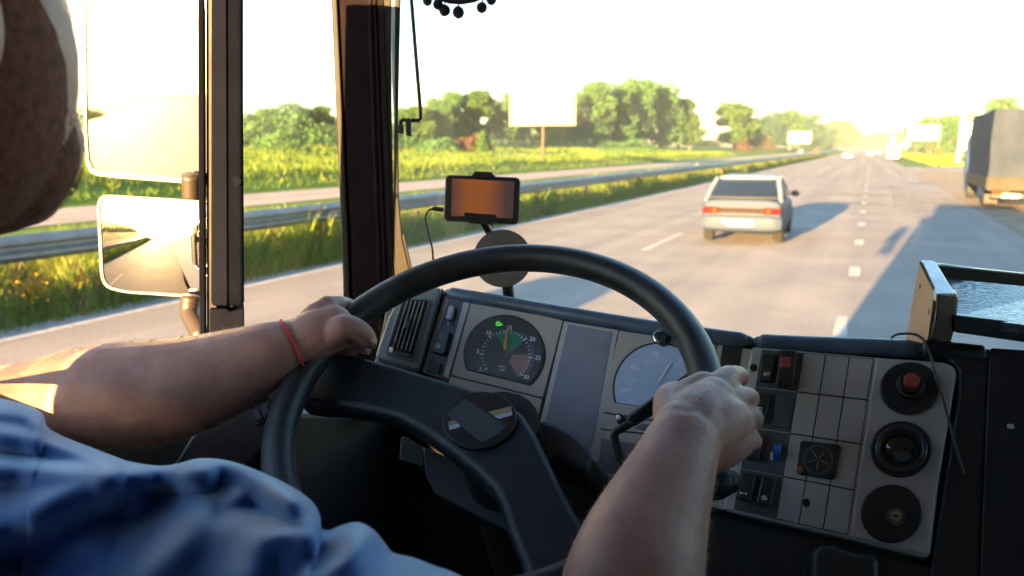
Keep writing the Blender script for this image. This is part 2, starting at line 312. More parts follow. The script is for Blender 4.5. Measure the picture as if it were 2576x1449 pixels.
def make_tree(h, wid, seed, leaf, nl=9000, ls=.46, clumps=26, low=.22):
    r = np.random.default_rng(seed); root = thing('tree', None, 'tree')
    C = []; 
    for k in range(clumps):
        t = r.uniform(low, .93); prof = sqrt(max(.05, 1-((t-.52)/.5)**2)); a = r.uniform(0, 2*pi); q = r.uniform(.25, .8)*prof*wid/2
        C.append((q*cos(a), q*sin(a), t*h, r.uniform(.11, .2)*wid+.25))
    C = np.array(C); idx = r.integers(0, clumps, nl); d = r.normal(size=(nl, 3)); d /= np.linalg.norm(d, axis=1)[:, None]
    rad = C[idx, 3]*r.uniform(.55, 1.08, nl)**.6; P = C[idx, :3]+d*rad[:, None]*np.array([1, 1, .8])
    V, Fq = leafquads(P, ls); npmesh('crown', V, Fq, 4, leaf, root)
    tb = MB(); tb.tube([(0, 0, -.4), (.05, 0, h*.2), (-.06, .05, h*.45), (.04, -.05, h*.75)], [wid*.035+.06, wid*.03+.04, wid*.02+.03, .04], 8)
    for k in range(0, clumps, 3): tb.tube([(0, 0, min(C[k, 2]*.6, h*.5)), (C[k, 0]*.5, C[k, 1]*.5, C[k, 2]*.85), tuple(C[k, :3])], [.1, .06, .02], 5)
    obj('trunk', tb, M_BARK, root, smooth=True); return root
protos = [make_tree(10, 8, 11, M_LEAF, clumps=30), make_tree(10, 7, 12, M_LEAF2, clumps=26), make_tree(10, 9, 13, M_LEAF, clumps=38, low=.1), make_tree(10, 8, 14, M_LEAF3, clumps=34, low=.08), make_tree(10, 6.5, 15, M_LEAF2, nl=5000, clumps=18)]
used = [False]*5
def place_tree(px, top, X, wpx, k, label, group=None):
    """px, top: where the crown stands and ends; X: how far left or right of the road"""
    az = math.atan((px-W/2)/F)-YAW
    Y = X/math.tan(az); z = proj((X, Y, 2.05))[2]
    g = float(fieldz(np.array(X), np.array(Y))) if X < -25.2 else 0.
    yh = proj((X, Y, 2.05))[1]; ht = 2.05+(yh-top)*z/F/1.0-g; wd = wpx*z/F
    wd *= 1.3; base = protos[k]; sx = wd/[8, 7, 9, 8, 6.5][k]; sz = ht/10
    o = base if not used[k] else dup(base); used[k] = True
    o.location = (X, Y, g-.1); o.scale = (sx, sx, sz); o.rotation_euler = (0, 0, rr.uniform(0, 6.28)); o['label'] = label
    if group: o['group'] = group
    return o
TREES = [
 (150, 352, -50, 120, 3, 'dark tree low beyond the fields, seen between the driver\'s chin and the upper mirror'),
 (640, 288, -62, 75, 3, 'dark green tree just right of the door window post, left end of the tree line'),
 (690, 274, -64, 80, 0, 'round tree under the red and white mast'),
 (750, 261, -62, 90, 3, 'highest dark tree in the door window'),
 (815, 270, -62, 85, 0, 'green tree touching the left edge of the windscreen pillar'),
 (1025, 275, -58, 60, 0, 'low tree behind the bent window rod'),
 (1062, 264, -56, 70, 1, 'bright open tree just right of the bent window rod'),
 (1108, 251, -56, 70, 0, 'medium tree between the window rod and the tall oak left of the large billboard'),
 (1145, 236, -58, 70, 0, 'tall green tree above the brown bush, left of the large billboard'),
 (1195, 226, -56, 85, 1, 'tallest tree left of the large billboard, with sky showing through'),
 (1245, 244, -58, 62, 4, 'sparse bright tree next to the left edge of the large billboard'),
 (1290, 236, -60, 70, 0, 'tree half hidden behind the left part of the large billboard'),
 (1370, 262, -60, 90, 2, 'tree showing only below the middle of the large billboard'),
 (1440, 236, -58, 70, 0, 'tree half hidden behind the right edge of the large billboard'),
 (1490, 213, -56, 92, 0, 'tall tree just right of the large billboard'),
 (1548, 214, -54, 80, 2, 'tree with a broad crown left of the tallest tree on the skyline'),
 (1600, 206, -52, 96, 0, 'tallest tree on the skyline, right of the large billboard'),
 (1655, 212, -50, 95, 2, 'broad tree just right of the tallest tree on the skyline'),
 (1700, 246, -47, 72, 1, 'sloping-topped tree near the right end of the big grove'),
 (1728, 290, -44, 58, 1, 'lowest bright tree at the right end of the big grove'),
 (1765, 352, -60, 60, 3, 'low dark tree in the gap between the grove and the lone tall tree'),
 (1840, 258, -38, 88, 1, 'lone bright tall tree above the passing silver car'),
 (1878, 300, -37, 60, 0, 'green tree leaning on the right side of the lone tall tree'),
 (1925, 286, -42, 80, 3, 'dark bluish tree between the lone tall tree and the small left billboard'),
 (1975, 281, -34, 80, 0, 'rounded tree directly above the small billboard on the left of the road'),
 (2022, 290, -34, 70, 3, 'dark tree just right of the small billboard on the left of the road'),
 (2060, 316, -33, 52, 3, 'dark lower tree left of the rounded tree nearest the road end'),
 (2102, 303, -31, 72, 1, 'rounded yellow green tree nearest the far end of the road, left side'),
 (2138, 330, -32, 34, 0, 'smallest tree at the far end of the road, left side'),
 (2292, 312, 17, 56, 3, 'dark tree left of the small billboard on the right of the road'),
 (2325, 298, 19, 64, 0, 'tree behind the small billboard on the right of the road'),
 (2372, 292, 21, 66, 2, 'tree between the right billboard and the white price pylon'),
 (2405, 292, 22, 50, 0, 'tree against the left side of the white price pylon'),
 (2496, 249, 24, 84, 2, 'dark round tree rising behind the covered lorry'),
]
for t in TREES: place_tree(*t, group='trees along the highway')
def shrub(px, py, X, wpx, hpx, m, label, nm='bush', cat='bush'):
    az = math.atan((px-W/2)/F)-YAW; Y = X/math.tan(az); g = float(fieldz(np.array(X), np.array(Y))) if X < -25.2 else 0.; z = proj((X, Y, 2))[2]
    wd, ht = wpx*z/F, hpx*z/F; P = rng.normal(size=(1600, 3)); P /= np.linalg.norm(P, axis=1)[:, None]; P *= (rng.uniform(.5, 1, 1600)**.4)[:, None]
    P[:, 2] = np.abs(P[:, 2]); P = P*np.array([wd/2, wd/2, ht])*(1+.15*np.sin(P[:, :1]*7)); V, Fq = leafquads(P, .3)
    o = npmesh(nm, V, Fq, 4, m); o.location = (X, Y, g-.1); tag(o, label, cat); return o
shrub(1195, 350, -42, 110, 46, M_BROWNLEAF, 'reddish brown bush under the tall trees left of the large billboard')
shrub(1915, 365, -31, 60, 34, M_BROWNLEAF, 'reddish brown bush left of the small billboard on the left of the road')
shrub(1862, 362, -33, 40, 30, M_BROWNLEAF, 'small brown bush at the foot of the lone tall tree')
shrub(1215, 340, -40, 30, 60, M_LEAF2, 'single bright green sapling in front of the brown bush')
shrub(720, 340, -46, 150, 52, M_LEAF, 'wide green bush in the left part of the door window')
shrub(1110, 350, -44, 120, 40, M_LEAF, 'low green bush between the window rod and the brown bush')
shrub(1580, 350, -40, 170, 34, M_LEAF, 'long low green bush at the foot of the big grove')
# undergrowth along the wood edge
n = 22000; X = rng.uniform(-64, -51, n); Y = rng.uniform(10, 210, n); hh = (1.6+.5*np.sin(Y*.3)+.4*np.sin(Y*.11+X)).clip(.3)*np.where(X < -54, 1.5, .6)*rng.uniform(.1, 1.1, n)
V, Fq = leafquads(np.stack([X, Y, fieldz(X, Y)+hh], 1), .4); tag(npmesh('undergrowth', V, Fq, 4, M_LEAF), 'dense low scrub along the foot of the tree line', 'scrub', kind='stuff')
n = 8000; X = rng.uniform(-44, -27, n); Y = rng.uniform(14, 150, n); cl = np.sin(X*.9+Y*.35)+np.sin(Y*.61-X*.4)+rng.uniform(-1, 1, n)*.6; k = cl > .4; X, Y = X[k], Y[k]
V, Fq = leafquads(np.stack([X, Y, fieldz(X, Y)+rng.uniform(0, .8, len(X))*(cl[k]*.5)], 1), .35); tag(npmesh('weeds', V, Fq, 4, M_LEAF2), 'patchy bright weeds in the meadow beyond the far carriageway', 'weeds', kind='stuff')
n = 16000; X = rng.uniform(-85, -58, n); Y = rng.uniform(-330, 8, n); cr0 = 3.5+2*np.sin(Y*.13)+1.5*np.sin(Y*.31+1)+1.2*np.sin(Y*.71); hh = cr0.clip(1)*rng.uniform(.05, 1, n)
V, Fq = leafquads(np.stack([X, Y, 1.5+hh], 1), .9); tag(npmesh('far_wood', V, Fq, 4, M_LEAF), 'band of dark woodland behind the truck, reflected small in the side mirrors', 'wood', kind='stuff')
# meadow grass
n = 60000; Y = 8+rng.uniform(0, 1, n)**1.5*170; X = -25.6-rng.uniform(0, 1, n)**1.3*30
V, Fq = blades(np.stack([X, Y, fieldz(X, Y)-.02], 1), rng.uniform(.15, .5, n), rng.uniform(.03, .09, n)); tag(npmesh('meadow_grass', V, Fq, 5, M_GRASS), 'sunlit yellow green meadow grass beyond the far carriageway', 'grass', kind='stuff')
# verge between our carriageway and the guardrail, tall and weedy
def verge(y0, y1, n, x0=-11.6, x1=-8.62):
    Y = rng.uniform(y0, y1, n); u = rng.uniform(0, 1, n); X = x1+(x0-x1)*u**.85; edge = np.clip((x1-X)/.55, .12, 1)
    hgt = edge*(.48+.12*np.sin(Y*1.7)+.1*np.sin(Y*.53+2)+.08*np.sin(Y*4.1+X*3))*rng.uniform(.5, 1.5, n); return np.stack([X, Y, 0*X-.02], 1), hgt.clip(.04)
Vs, Fs, Ms, o_ = [], [], [], 0
for (y0, y1, n, wd) in ((-90, -14, 9000, .06), (-14, 3, 9000, .02), (3, 16, 34000, .014), (16, 45, 30000, .025), (45, 190, 26000, .06)):
    P, hg = verge(y0, y1, n); V, Fq = blades(P, hg, np.full(n, wd)*rng.uniform(.6, 1.6, n)); Vs.append(V); Fs.append(Fq+o_); o_ += len(V); Ms.append((rng.uniform(0, 1, n) < .22).astype(int))
tag(npmesh('verge_grass', np.concatenate(Vs), np.concatenate(Fs), 5, [M_GRASS, M_STRAW], matidx=np.concatenate(Ms)), 'tall grass with dry stems growing under the near guardrail', 'grass', kind='stuff')
Vs, Fs, o_ = [], [], 0
for (y0, y1, n, s) in ((-6, 16, 15000, .075), (16, 50, 9000, .13), (50, 180, 7000, .25)):
    P, hg = verge(y0, y1, n, x1=-8.8); P[:, 2] += hg*rng.uniform(.2, 1, n); cl = np.sin(P[:, 1]*1.3)+np.sin(P[:, 1]*2.9+P[:, 0]*2) > -.3; P = P[cl]; V, Fq = leafquads(P, s); Vs.append(V); Fs.append(Fq+o_); o_ += len(V)
tag(npmesh('verge_weeds', np.concatenate(Vs), np.concatenate(Fs), 4, M_GRASS2), 'broad leaved weeds among the grass under the near guardrail', 'weeds', kind='stuff')
Vs, Fs, o_ = [], [], 0
for (px, py) in [(60, 690), (75, 668), (100, 700), (45, 720), (190, 690), (205, 655), (85, 735), (28, 752), (300, 640), (700, 620), (1480, 505), (1540, 497), (1180, 585)]:
    g = gnd(px, py+60); g[0] = -9.0; n = 60; P = np.array([-9.0, -9.0/math.tan(math.atan((px-W/2)/F)-YAW), .42])+rng.normal(size=(n, 3))*np.array([.06, .09, .07]); V, Fq = leafquads(P, .035, aspect=.9); Vs.append(V); Fs.append(Fq+o_); o_ += len(V)
tag(npmesh('yellow_flowers', np.concatenate(Vs), np.concatenate(Fs), 4, M_FLOWER), 'small yellow wildflowers in the verge grass', 'flowers', kind='stuff')
n = 16000; Y = rng.uniform(55, 300, n); X = 6.3+rng.uniform(0, 1, n)**1.3*20; k = (Y < 76) & (X > 8.4) | (Y > 97); X, Y = X[k], Y[k]
V, Fq = blades(np.stack([X, Y, 0*X-.03], 1), rng.uniform(.15, .5, len(X)), rng.uniform(.05, .14, len(X))); tag(npmesh('roadside_grass', V, Fq, 5, M_GRASS), 'dry yellowish grass beside the right edge of the road', 'grass', kind='stuff')
# ------------------------------------------------------------------ guardrails
def guardrail(x, y0, y1, zc, face, label, pstep, name='guardrail'):
    r = thing(name, label, 'guardrail', (x, y0, 0)); prof = [(0, -.165), (.02, -.15), (.075, -.1), (.075, -.06), (.0, -.02), (.0, .02), (.075, .06), (.075, .1), (.02, .15), (0, .165)]
    mb = MB(); L = y1-y0; n = int(L/6)
    for k in range(n):
        a, b = k*L/n, (k+1)*L/n+.12; off = .003*(k % 2); vv = []
        for yy in (a, b):
            for (px_, pz) in prof: vv.append((face*(px_+off), yy, zc+pz))
            for (px_, pz) in reversed(prof): vv.append((face*(px_-.004+off), yy, zc+pz))
        m = len(prof)*2; mb.add(vv, [(i, (i+1) % m, m+(i+1) % m, m+i) for i in range(m)])
    obj('rail_beam', mb, M_GALV, r, smooth=True, auto=25)
    pb = MB(); pb.box((-face*.14-.04, -.06, -.3), (-face*.14+.04, .06, zc+.12)); pb.box((-face*.1-.05, -.05, zc-.1), (-face*.005, .05, zc+.1))
    first = obj('post', pb, M_POST, r)
    for k in range(1, int(min(L, pstep*55)/pstep)):
        p = first.copy(); sc.collection.objects.link(p); p.parent = r; p.location = (0, k*pstep, 0)
    return r
guardrail(-9.35, -60, 420, .84, 1, 'near galvanised guardrail between the tall verge grass and the median', 4)
# ------------------------------------------------------------------ signs, poles
def billboard(c, wd, ht, zb, yaw, label, posts, face_m, frame_m, pr=.13):
    r = thing('billboard', label, 'billboard', c); r.rotation_euler = (0, 0, yaw); mb = MB().box((-wd/2+.1, -.1, zb+.1), (wd/2-.1, .1, zb+ht-.1)); obj('panel', mb, face_m, r)
    fb = MB()
    for a, b in (((-wd/2, -.14, zb), (wd/2, .12, zb+.14)), ((-wd/2, -.14, zb+ht-.14), (wd/2, .12, zb+ht)), ((-wd/2, -.14, zb+.14), (-wd/2+.14, .12, zb+ht-.14)), ((wd/2-.14, -.14, zb+.14), (wd/2, .12, zb+ht-.14))): fb.box(a, b)
    obj('frame', fb, frame_m, r)
    for x in posts: obj('post', MB().tube([(x, .25, -.6), (x, .25, zb+ht*.6)], pr, 12), M_POSTB, r, smooth=True)
    return r
M_POSTB = mat('painted_post', (.04, .025, .02), .6, var=.15); M_YEL = mat('yellow_frame', (.07, .045, .003), .5, var=.15)
def postermat():
    m = mat('faded_poster', (.72, .66, .68), .6); n = m.node_tree.nodes; l = m.node_tree.links; b = n['Principled BSDF']
    tc = n.new('ShaderNodeTexCoord'); mp = n.new('ShaderNodeMapping'); mp.inputs['Rotation'].default_value = (0, .12, 0); mp.inputs['Scale'].default_value = (.15, 1, .9); l.new(tc.outputs['Object'], mp.inputs[0])
    wv = n.new('ShaderNodeTexNoise'); wv.inputs['Scale'].default_value = 1.4; l.new(mp.outputs[0], wv.inputs[0]); cr = n.new('ShaderNodeValToRGB')
    cr.color_ramp.elements[0].position = .42; cr.color_ramp.elements[0].color = (.031, .046, .11, 1); cr.color_ramp.elements[1].position = .5; cr.color_ramp.elements[1].color = (.036, .056, .12, 1)
    e = cr.color_ramp.elements.new(.56); e.color = (.038, .054, .085, 1); e = cr.color_ramp.elements.new(.62); e.color = (.034, .054, .115, 1)
    l.new(wv.outputs[0], cr.inputs[0]); l.new(cr.outputs[0], b.inputs['Base Color']); return m
M_POSTER = postermat(); M_SIGNW = mat('white_sign', (.1, .13, .2), .5, var=.04); M_CREAM = mat('cream_post', (.07, .055, .04), .6, var=.1)
p = at(1365, 265, 72); zb = at(1366, 316, 72)[2]; zt = at(1366, 224, 72)[2]; bb = billboard((p[0], p[1], 0), 6.15, zt-zb, zb, radians(8), 'large billboard with a pale faded poster and yellow frame on one post', (0,), M_POSTER, M_YEL)
p = at(2011, 345, 205); billboard((p[0], p[1], 0), 5.6, 3.0, at(2011, 361, 205)[2], 0, 'small blank billboard left of the road above the oncoming traffic', (0,), M_SIGNW, M_SIGNW)
p = at(2324, 333, 160); billboard((p[0], p[1], 0), 6.0, 3.0, at(2324, 353, 160)[2], 0, 'small blank billboard on two posts right of the road', (-1.3, 1.0), M_SIGNW, M_SIGNW, .16)
def roundsign(px, py, rpx, z, label, m, cat='road sign'):
    p = at(px, py, z); r = thing('road_sign', label, cat, (p[0], p[1], 0)); R = rpx*z/F; mb = MB()
    mb.prism([(R*cos(t*pi/12), -.05, p[2]+R*sin(t*pi/12)) for t in range(24)], [(R*cos(t*pi/12), 0, p[2]+R*sin(t*pi/12)) for t in range(24)]); obj('plate', mb, m, r)
    obj('post', MB().tube([(0, .06, -.2), (0, .06, p[2])], .06, 8), M_CREAM, r, smooth=True); return r
M_SIGNO = mat('pale_orange_sign', (.06, .035, .02), .8, spec=.1)
roundsign(2052, 379, 7, 170, 'small pale orange round sign left of the road beside the little billboard', M_SIGNO)
roundsign(2336, 373, 8, 140, 'small round orange sign under the right billboard', M_SIGNO)
roundsign(2280, 362, 9, 150, 'pale green edged sign low left of the right billboard posts', M_SIGNW)
roundsign(2361, 382, 8, 120, 'low yellow round sign right of the right billboard posts', mat('yellow_sign', (.06, .045, .01), .8, spec=.1))
def lamp_post(px, ytop, ybot, z, label, arm=-1.6):
    p = at(px, ytop, z); r = thing('street_lamp', label, 'street lamp', (p[0], p[1], 0), 'street lamps right of the road')
    obj('pole', MB().tube([(0, 0, -.2), (0, 0, p[2]*.95)], [.14, .09], 10), M_CREAM, r, smooth=True); obj('arm', MB().tube([(0, 0, p[2]*.94), (arm*.4, 0, p[2]), (arm, 0, p[2]+.1)], .05, 8), M_CREAM, r, smooth=True)
    obj('lamp_head', MB().ball((arm, 0, p[2]+.08), (.35, .14, .09), 6), M_GALV, r, smooth=True); return r
lamp_post(2367, 300, 395, 135, 'street lamp right of the road, left of the white price pylon')
lamp_post(2534, 262, 400, 84, 'tall lamp post rising behind the covered lorry')
# price pylon of a filling station
p0 = gnd(2408, 412); z = proj(p0)[2]; r = thing('price_pylon', 'tall white filling station pylon with a yellow green disc, left of the covered lorry', 'pylon', (p0[0]+1.0, p0[1], 0))
top = at(2425, 284, z)[2]; mb = MB().box((-1.1, -.25, 1.7), (1.25, .25, top)); obj('panel', mb, mat('white_enamel', (.5, .5, .49), .4), r, bevel=.05)
for x in (-.95, .95): obj('leg', MB().box((x-.28, -.2, -.2), (x+.28, .2, 1.71)), M_SIGNW, r)
mb = MB(); cz = at(2432, 293, z)[2]-.1; mb.prism([(.1+.72*cos(t*pi/16), -.3, cz+.72*sin(t*pi/16)) for t in range(32)], [(.1+.72*cos(t*pi/16), -.24, cz+.72*sin(t*pi/16)) for t in range(32)]); obj('emblem', mb, mat('lime_emblem', (.05, .06, .002), .5), r)
# red and white mast far left
p = at(678, 180, 300); r = thing('radio_mast', 'thin red and white lattice mast on the skyline in the door window', 'mast', (p[0], p[1], 0))
for k in range(6):
    mb = MB(); z0, z1 = p[2]*k/6, p[2]*(k+1)/6; w0 = .9-.11*k
    for (a, b) in ((-1, -1), (1, -1), (1, 1), (-1, 1)): mb.tube([(a*w0*.5, b*w0*.5, z0), (a*(w0-.11)*.5, b*(w0-.11)*.5, z1)], .05, 5)
    for j in range(4): q0 = z0+(z1-z0)*j/4; q1 = z0+(z1-z0)*(j+1)/4; mb.tube([(-w0*.5, -w0*.5, q0), (w0*.5, -w0*.5, q1)], .03, 4)
    obj('mast_section', mb, mat('mast_red', (.6, .12, .08), .5) if k % 2 else M_SIGNW, r)
p = at(2247, 337, 700); r = thing('cone', 'pale tapered shape on the horizon above the white van', 'cone', (p[0], p[1], 0)); obj('shaft', MB().tube([(0, 0, -1), (0, 0, p[2]*.7), (0, 0, p[2])], [3, 2.2, .6], 12), M_SIGNW, r, smooth=True)  # pale tapered shape rising above the van
# ------------------------------------------------------------------ vehicles
M_TYRE = mat('tyre', (.02, .02, .02), .8); M_RIMM = mat('wheel_rim', (.35, .35, .36), .35, .7); M_CGLASS = mat('car_glass', (.009, .013, .022), .12, coat=.0, spec=.45)
M_TAIL = mat('tail_light_red', (.045, .004, .004), .7, spec=.05); M_AMB = mat('amber_light', (.09, .025, .004), .7, spec=.05); M_PLATE = mat('number_plate', (.8, .8, .78), .4); M_CHASSIS = mat('chassis_black', (.02, .02, .022), .7)
def loft(mb, st, exp=4.5, n=20):
    vv = []
    for (y, hw, zb, zt) in st:
        c = (zb+zt)/2; hh = (zt-zb)/2
        for j in range(n):
            a = 2*pi*j/n; ca, sa = cos(a), sin(a); vv.append((hw*np.sign(ca)*abs(ca)**(2/exp), y, c+hh*np.sign(sa)*abs(sa)**(2/exp)))
    m = len(st); ff = [(i*n+j, (i+1)*n+j, (i+1)*n+(j+1) % n, i*n+(j+1) % n) for i in range(m-1) for j in range(n)]
    ff += [tuple(range(n)), tuple((m-1)*n+j for j in range(n-1, -1, -1))]; return mb.add(vv, ff)
def hatchback(name, label, paint, paint2, loc, rz=0, full=True):
    r = thing(name, label, 'car', loc); r.rotation_euler = (0, 0, rz)
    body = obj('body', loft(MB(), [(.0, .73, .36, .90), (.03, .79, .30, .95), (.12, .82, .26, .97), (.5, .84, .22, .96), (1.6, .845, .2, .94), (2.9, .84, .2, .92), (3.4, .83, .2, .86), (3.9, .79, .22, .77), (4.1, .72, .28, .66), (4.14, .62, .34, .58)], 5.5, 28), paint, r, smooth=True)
    # glasshouse: rows of points belt -> roof
    def ring(t): # t 0 belt, 1 roof
        hw = .775-.155*t**1.3; y0 = .17+.78*t**1.05; y1 = 3.02-1.0*t; z = .93+.45*t; o = []
        for (x, y) in ((-hw, y0+.06), (-hw*.9, y0), (0, y0-.05), (hw*.9, y0), (hw, y0+.06), (hw, (y0+y1)/2), (hw, y1-.12), (hw*.86, y1), (0, y1+.08), (-hw*.86, y1), (-hw, y1-.12), (-hw, (y0+y1)/2)): o.append((x, y, z))
        return o
    g = MB(); R_ = [ring(t) for t in (0, .35, .7, 1)]; k = 12; g.add([p for q in R_ for p in q], [(i*k+j, i*k+(j+1) % k, (i+1)*k+(j+1) % k, (i+1)*k+j) for i in range(3) for j in range(k)]+[tuple(range(3*k, 4*k))])
    obj('windows', g, M_CGLASS, r, smooth=True)
    rf = MB(); t1 = ring(.97); cx = [(p[0]*1.01, p[1], p[2]-.005) for p in t1]; tp = [(p[0]*.72, p[1]*.85+.22, 1.445) for p in t1]; t2 = [(p[0]*.97, p[1]*.985+.02, 1.40) for p in t1]
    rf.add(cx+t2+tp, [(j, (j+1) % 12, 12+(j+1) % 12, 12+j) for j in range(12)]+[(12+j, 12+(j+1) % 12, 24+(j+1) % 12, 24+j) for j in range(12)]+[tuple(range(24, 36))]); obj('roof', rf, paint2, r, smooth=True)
    for s in (-1, 1):
        pl = MB(); 
        for (a, b, rad) in (((.76, .24, .93), (.65, .93, 1.37), .05), ((.77, 1.62, .94), (.635, 1.55, 1.38), .035), ((.76, 2.86, .93), (.62, 2.02, 1.38), .035)):
            pl.tube([(a[0]*s, a[1], a[2]), ((a[0]+b[0])/2*s+.012*s, (a[1]+b[1])/2, (a[2]+b[2])/2), (b[0]*s, b[1], b[2])], rad, 8)
        qp = [(.785*s, .22, .95), (.79*s, .75, .95), (.645*s, 1.15, 1.36), (.63*s, .95, 1.37)]; pl.prism(qp, [(p[0]-.03*s, p[1], p[2]) for p in qp])
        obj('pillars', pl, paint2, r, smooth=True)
        mir = MB().ball((.93*s, 2.62, .98), (.11, .06, .075), 8); obj('door_mirror', mir, M_CHASSIS, r, smooth=True)
        tl = MB(); tl.box((min(.46*s, .8*s), -.035, .66), (max(.46*s, .8*s), .1, .80)); t = obj('tail_light', tl, M_TAIL, r, bevel=.02)
        am = MB(); am.box((min(.5*s, .6*s), -.042, .68), (max(.5*s, .6*s), .02, .78)); obj('indicator', am, M_AMB, t, bevel=.008)
        hl = MB().box((min(.4*s, .72*s), 4.02, .52), (max(.4*s, .72*s), 4.13, .63)); obj('headlight', hl, mat('headlight', (.8, .8, .75), .1), r, bevel=.02)
        mf = MB().box((min(.62*s, .82*s), .42, .1), (max(.62*s, .82*s), .44, .34)); obj('mud_flap', mf, M_FLAP, r)
        for y in (.78, 3.25):
            wh = thing('wheel', None, None, (0, 0, 0)); del_keys(wh); wh.parent = r; wh.location = (.745*s, y, .285)
            ty = MB(); prof = [(.2, -.09), (.265, -.092), (.285, -.07), (.285, .07), (.265, .092), (.2, .09)]; nn = 24; vv = [(p[1], p[0]*cos(2*pi*j/nn), p[0]*sin(2*pi*j/nn)) for p in prof for j in range(nn)]
            ty.add(vv, [(i*nn+j, i*nn+(j+1) % nn, ((i+1) % 6)*nn+(j+1) % nn, ((i+1) % 6)*nn+j) for i in range(6) for j in range(nn)]); obj('tyre', ty, M_TYRE, wh, smooth=True)
            ri = MB().prism([(.07*s, .2*cos(j*pi/12), .2*sin(j*pi/12)) for j in range(24)], [(.03*s, .2*cos(j*pi/12), .2*sin(j*pi/12)) for j in range(24)]); obj('rim', ri, M_RIMM, wh)
            ar = MB().prism([(.847*s, y+.34*cos(j*pi/12), .29+.34*sin(j*pi/12)) for j in range(13)], [(.80*s, y+.34*cos(j*pi/12), .29+.34*sin(j*pi/12)) for j in range(13)]); obj('wheel_arch', ar, M_CHASSIS, r)
    obj('garnish_strip', MB().box((-.46, -.03, .68), (.46, .06, .785)), M_REDS, r, bevel=.01)
    obj('rear_bumper', loft(MB(), [(-.075, .66, .36, .58), (-.06, .74, .33, .61), (.0, .83, .3, .63), (.25, .855, .3, .6)], 6, 24), paint, r, smooth=True)
    obj('number_plate', MB().box((-.26, -.085, .42), (.26, -.074, .53)), M_PLATE, r); obj('spoiler', loft(MB(), [(.16, .5, .985, 1.005), (.2, .7, .975, 1.01), (.27, .72, .97, .99)], 6, 16), M_CHASSIS, r, smooth=True)
    for s in (-1, 1): obj('door_seam', MB().box((.846*s-.003, 1.56, .3), (.846*s+.003, 1.575, .9)), M_CHASSIS, r)
    return r
def del_keys(o):
    for k in list(o.keys()):
        if k in ('label', 'category', 'group'): del o[k]
M_FLAP = mat('dusty_mud_flap', (.016, .015, .012), .9, spec=.05); M_REDS = mat('red_garnish', (.02, .011, .009), .7, spec=.1)
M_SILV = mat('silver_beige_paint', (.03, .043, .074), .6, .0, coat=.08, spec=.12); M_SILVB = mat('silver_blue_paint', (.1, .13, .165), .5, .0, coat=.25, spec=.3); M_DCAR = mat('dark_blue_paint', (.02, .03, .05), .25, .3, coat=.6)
M_WCAR = mat('white_car_paint', (.3, .3, .3), .5, coat=.1)
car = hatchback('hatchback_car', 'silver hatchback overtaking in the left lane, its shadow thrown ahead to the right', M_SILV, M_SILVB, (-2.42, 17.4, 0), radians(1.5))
car2 = hatchback('hatchback_car', 'dark car behind the truck, seen in the lower side mirror', M_DCAR, M_DCAR, (-5.2, -2.7, 0), 0)
base = hatchback('distant_car', 'white car ahead on the left lane near the road end, heading away', M_WCAR, M_WCAR, (-3.6, 150, 0), 0)
for (px, py, rz, lab) in ((2005, 386, pi, 'oncoming pale car beneath the small billboard on the left of the road'), (2138, 383, pi, 'oncoming car beside the far end of the verge'), (2164, 379, pi, 'second oncoming car, closer to the road end than the verge'),
                          (2122, 377, pi, 'oncoming car partly behind the rounded tree nearest the road end'), (2190, 389, 0, 'distant car between the far oncoming cars and the white van'), (2213, 384, 0, 'distant car just left of the white van')):
    g = gnd(px, py+4); g[0] = g[0] if rz == 0 else -22.4
    if rz: g[1] = -22.4/math.tan(math.atan((px-W/2)/F)-YAW)
    dup(base, (g[0], g[1], 0), rz)['label'] = lab
for o in [o for o in sc.objects if o.name.startswith('distant_car') and o.parent is None]: o['group'] = 'distant traffic'
# white van ahead
g = gnd(2246, 404); r = thing('white_van', 'white van ahead in the right lane near the end of the road', 'van', (g[0], g[1], 0))
obj('body', loft(MB(), [(0, .9, .35, 2.25), (.08, .98, .3, 2.35), (3.6, .98, .3, 2.35), (4.6, .95, .3, 1.5), (5.1, .85, .35, .95)], 7, 24), M_WCAR, r, smooth=True); obj('rear_window', MB().box((-.7, -.02, 1.4), (.7, .02, 1.95)), M_CGLASS, r, bevel=.01)
for s in (-1, 1):
    obj('tail_light', MB().box((.8*s-.07, -.03, .8), (.8*s+.07, .02, 1.2)), M_TAIL, r)
    for y in (.9, 4.1): obj('wheel', MB().tube([(.72*s, y, .33), (.99*s, y, .33)], .33, 20), M_TYRE, r)
# lorry under tarpaulin, parked on the shoulder
r = thing('covered_lorry', 'parked lorry with grey tarpaulin cover and ochre tailboard on the dirt shoulder', 'lorry', (3.62, 31, 0))
def tarp():
    xs, ys, zs = 2.5, 6.4, (1.04, 3.28); v, f = [], []
    loop = [(0, 0), (xs, 0), (xs, ys), (0, ys)]; N = 28; pts = []
    for i in range(4):
        a, b = loop[i], loop[(i+1) % 4]
        for j in range(N): t = j/N; pts.append((a[0]+(b[0]-a[0])*t, a[1]+(b[1]-a[1])*t))
    K = 16
    for k in range(K+1):
        t = k/K; z = zs[0]+(zs[1]-zs[0])*t
        for q, (x, y) in enumerate(pts):
            rib = .02*abs(sin(q*pi/7))*(1-t*.5)+.012*sin(q*.9+k*.6)+.02*sin(k*.45)*(.5 if q < N else 1)
            cx, cy = x-xs/2, y-ys/2; s = 1-rib/1.2-(.03 if k == K else 0); v.append((xs/2+cx*s, ys/2+cy*(1-rib/4), z))
    n = len(pts); f = [(k*n+j, k*n+(j+1) % n, (k+1)*n+(j+1) % n, (k+1)*n+j) for k in range(K) for j in range(n)]; f.append(tuple(K*n+j for j in range(n)))
    m = MB(); m.add(v, f); return m
obj('tarpaulin', tarp(), mat('grey_tarpaulin', (.03, .038, .058), .9, spec=.02, col2=(.021, .028, .044), scale=1.5, detail=8, bump=.5, bscale=6), r, smooth=True)
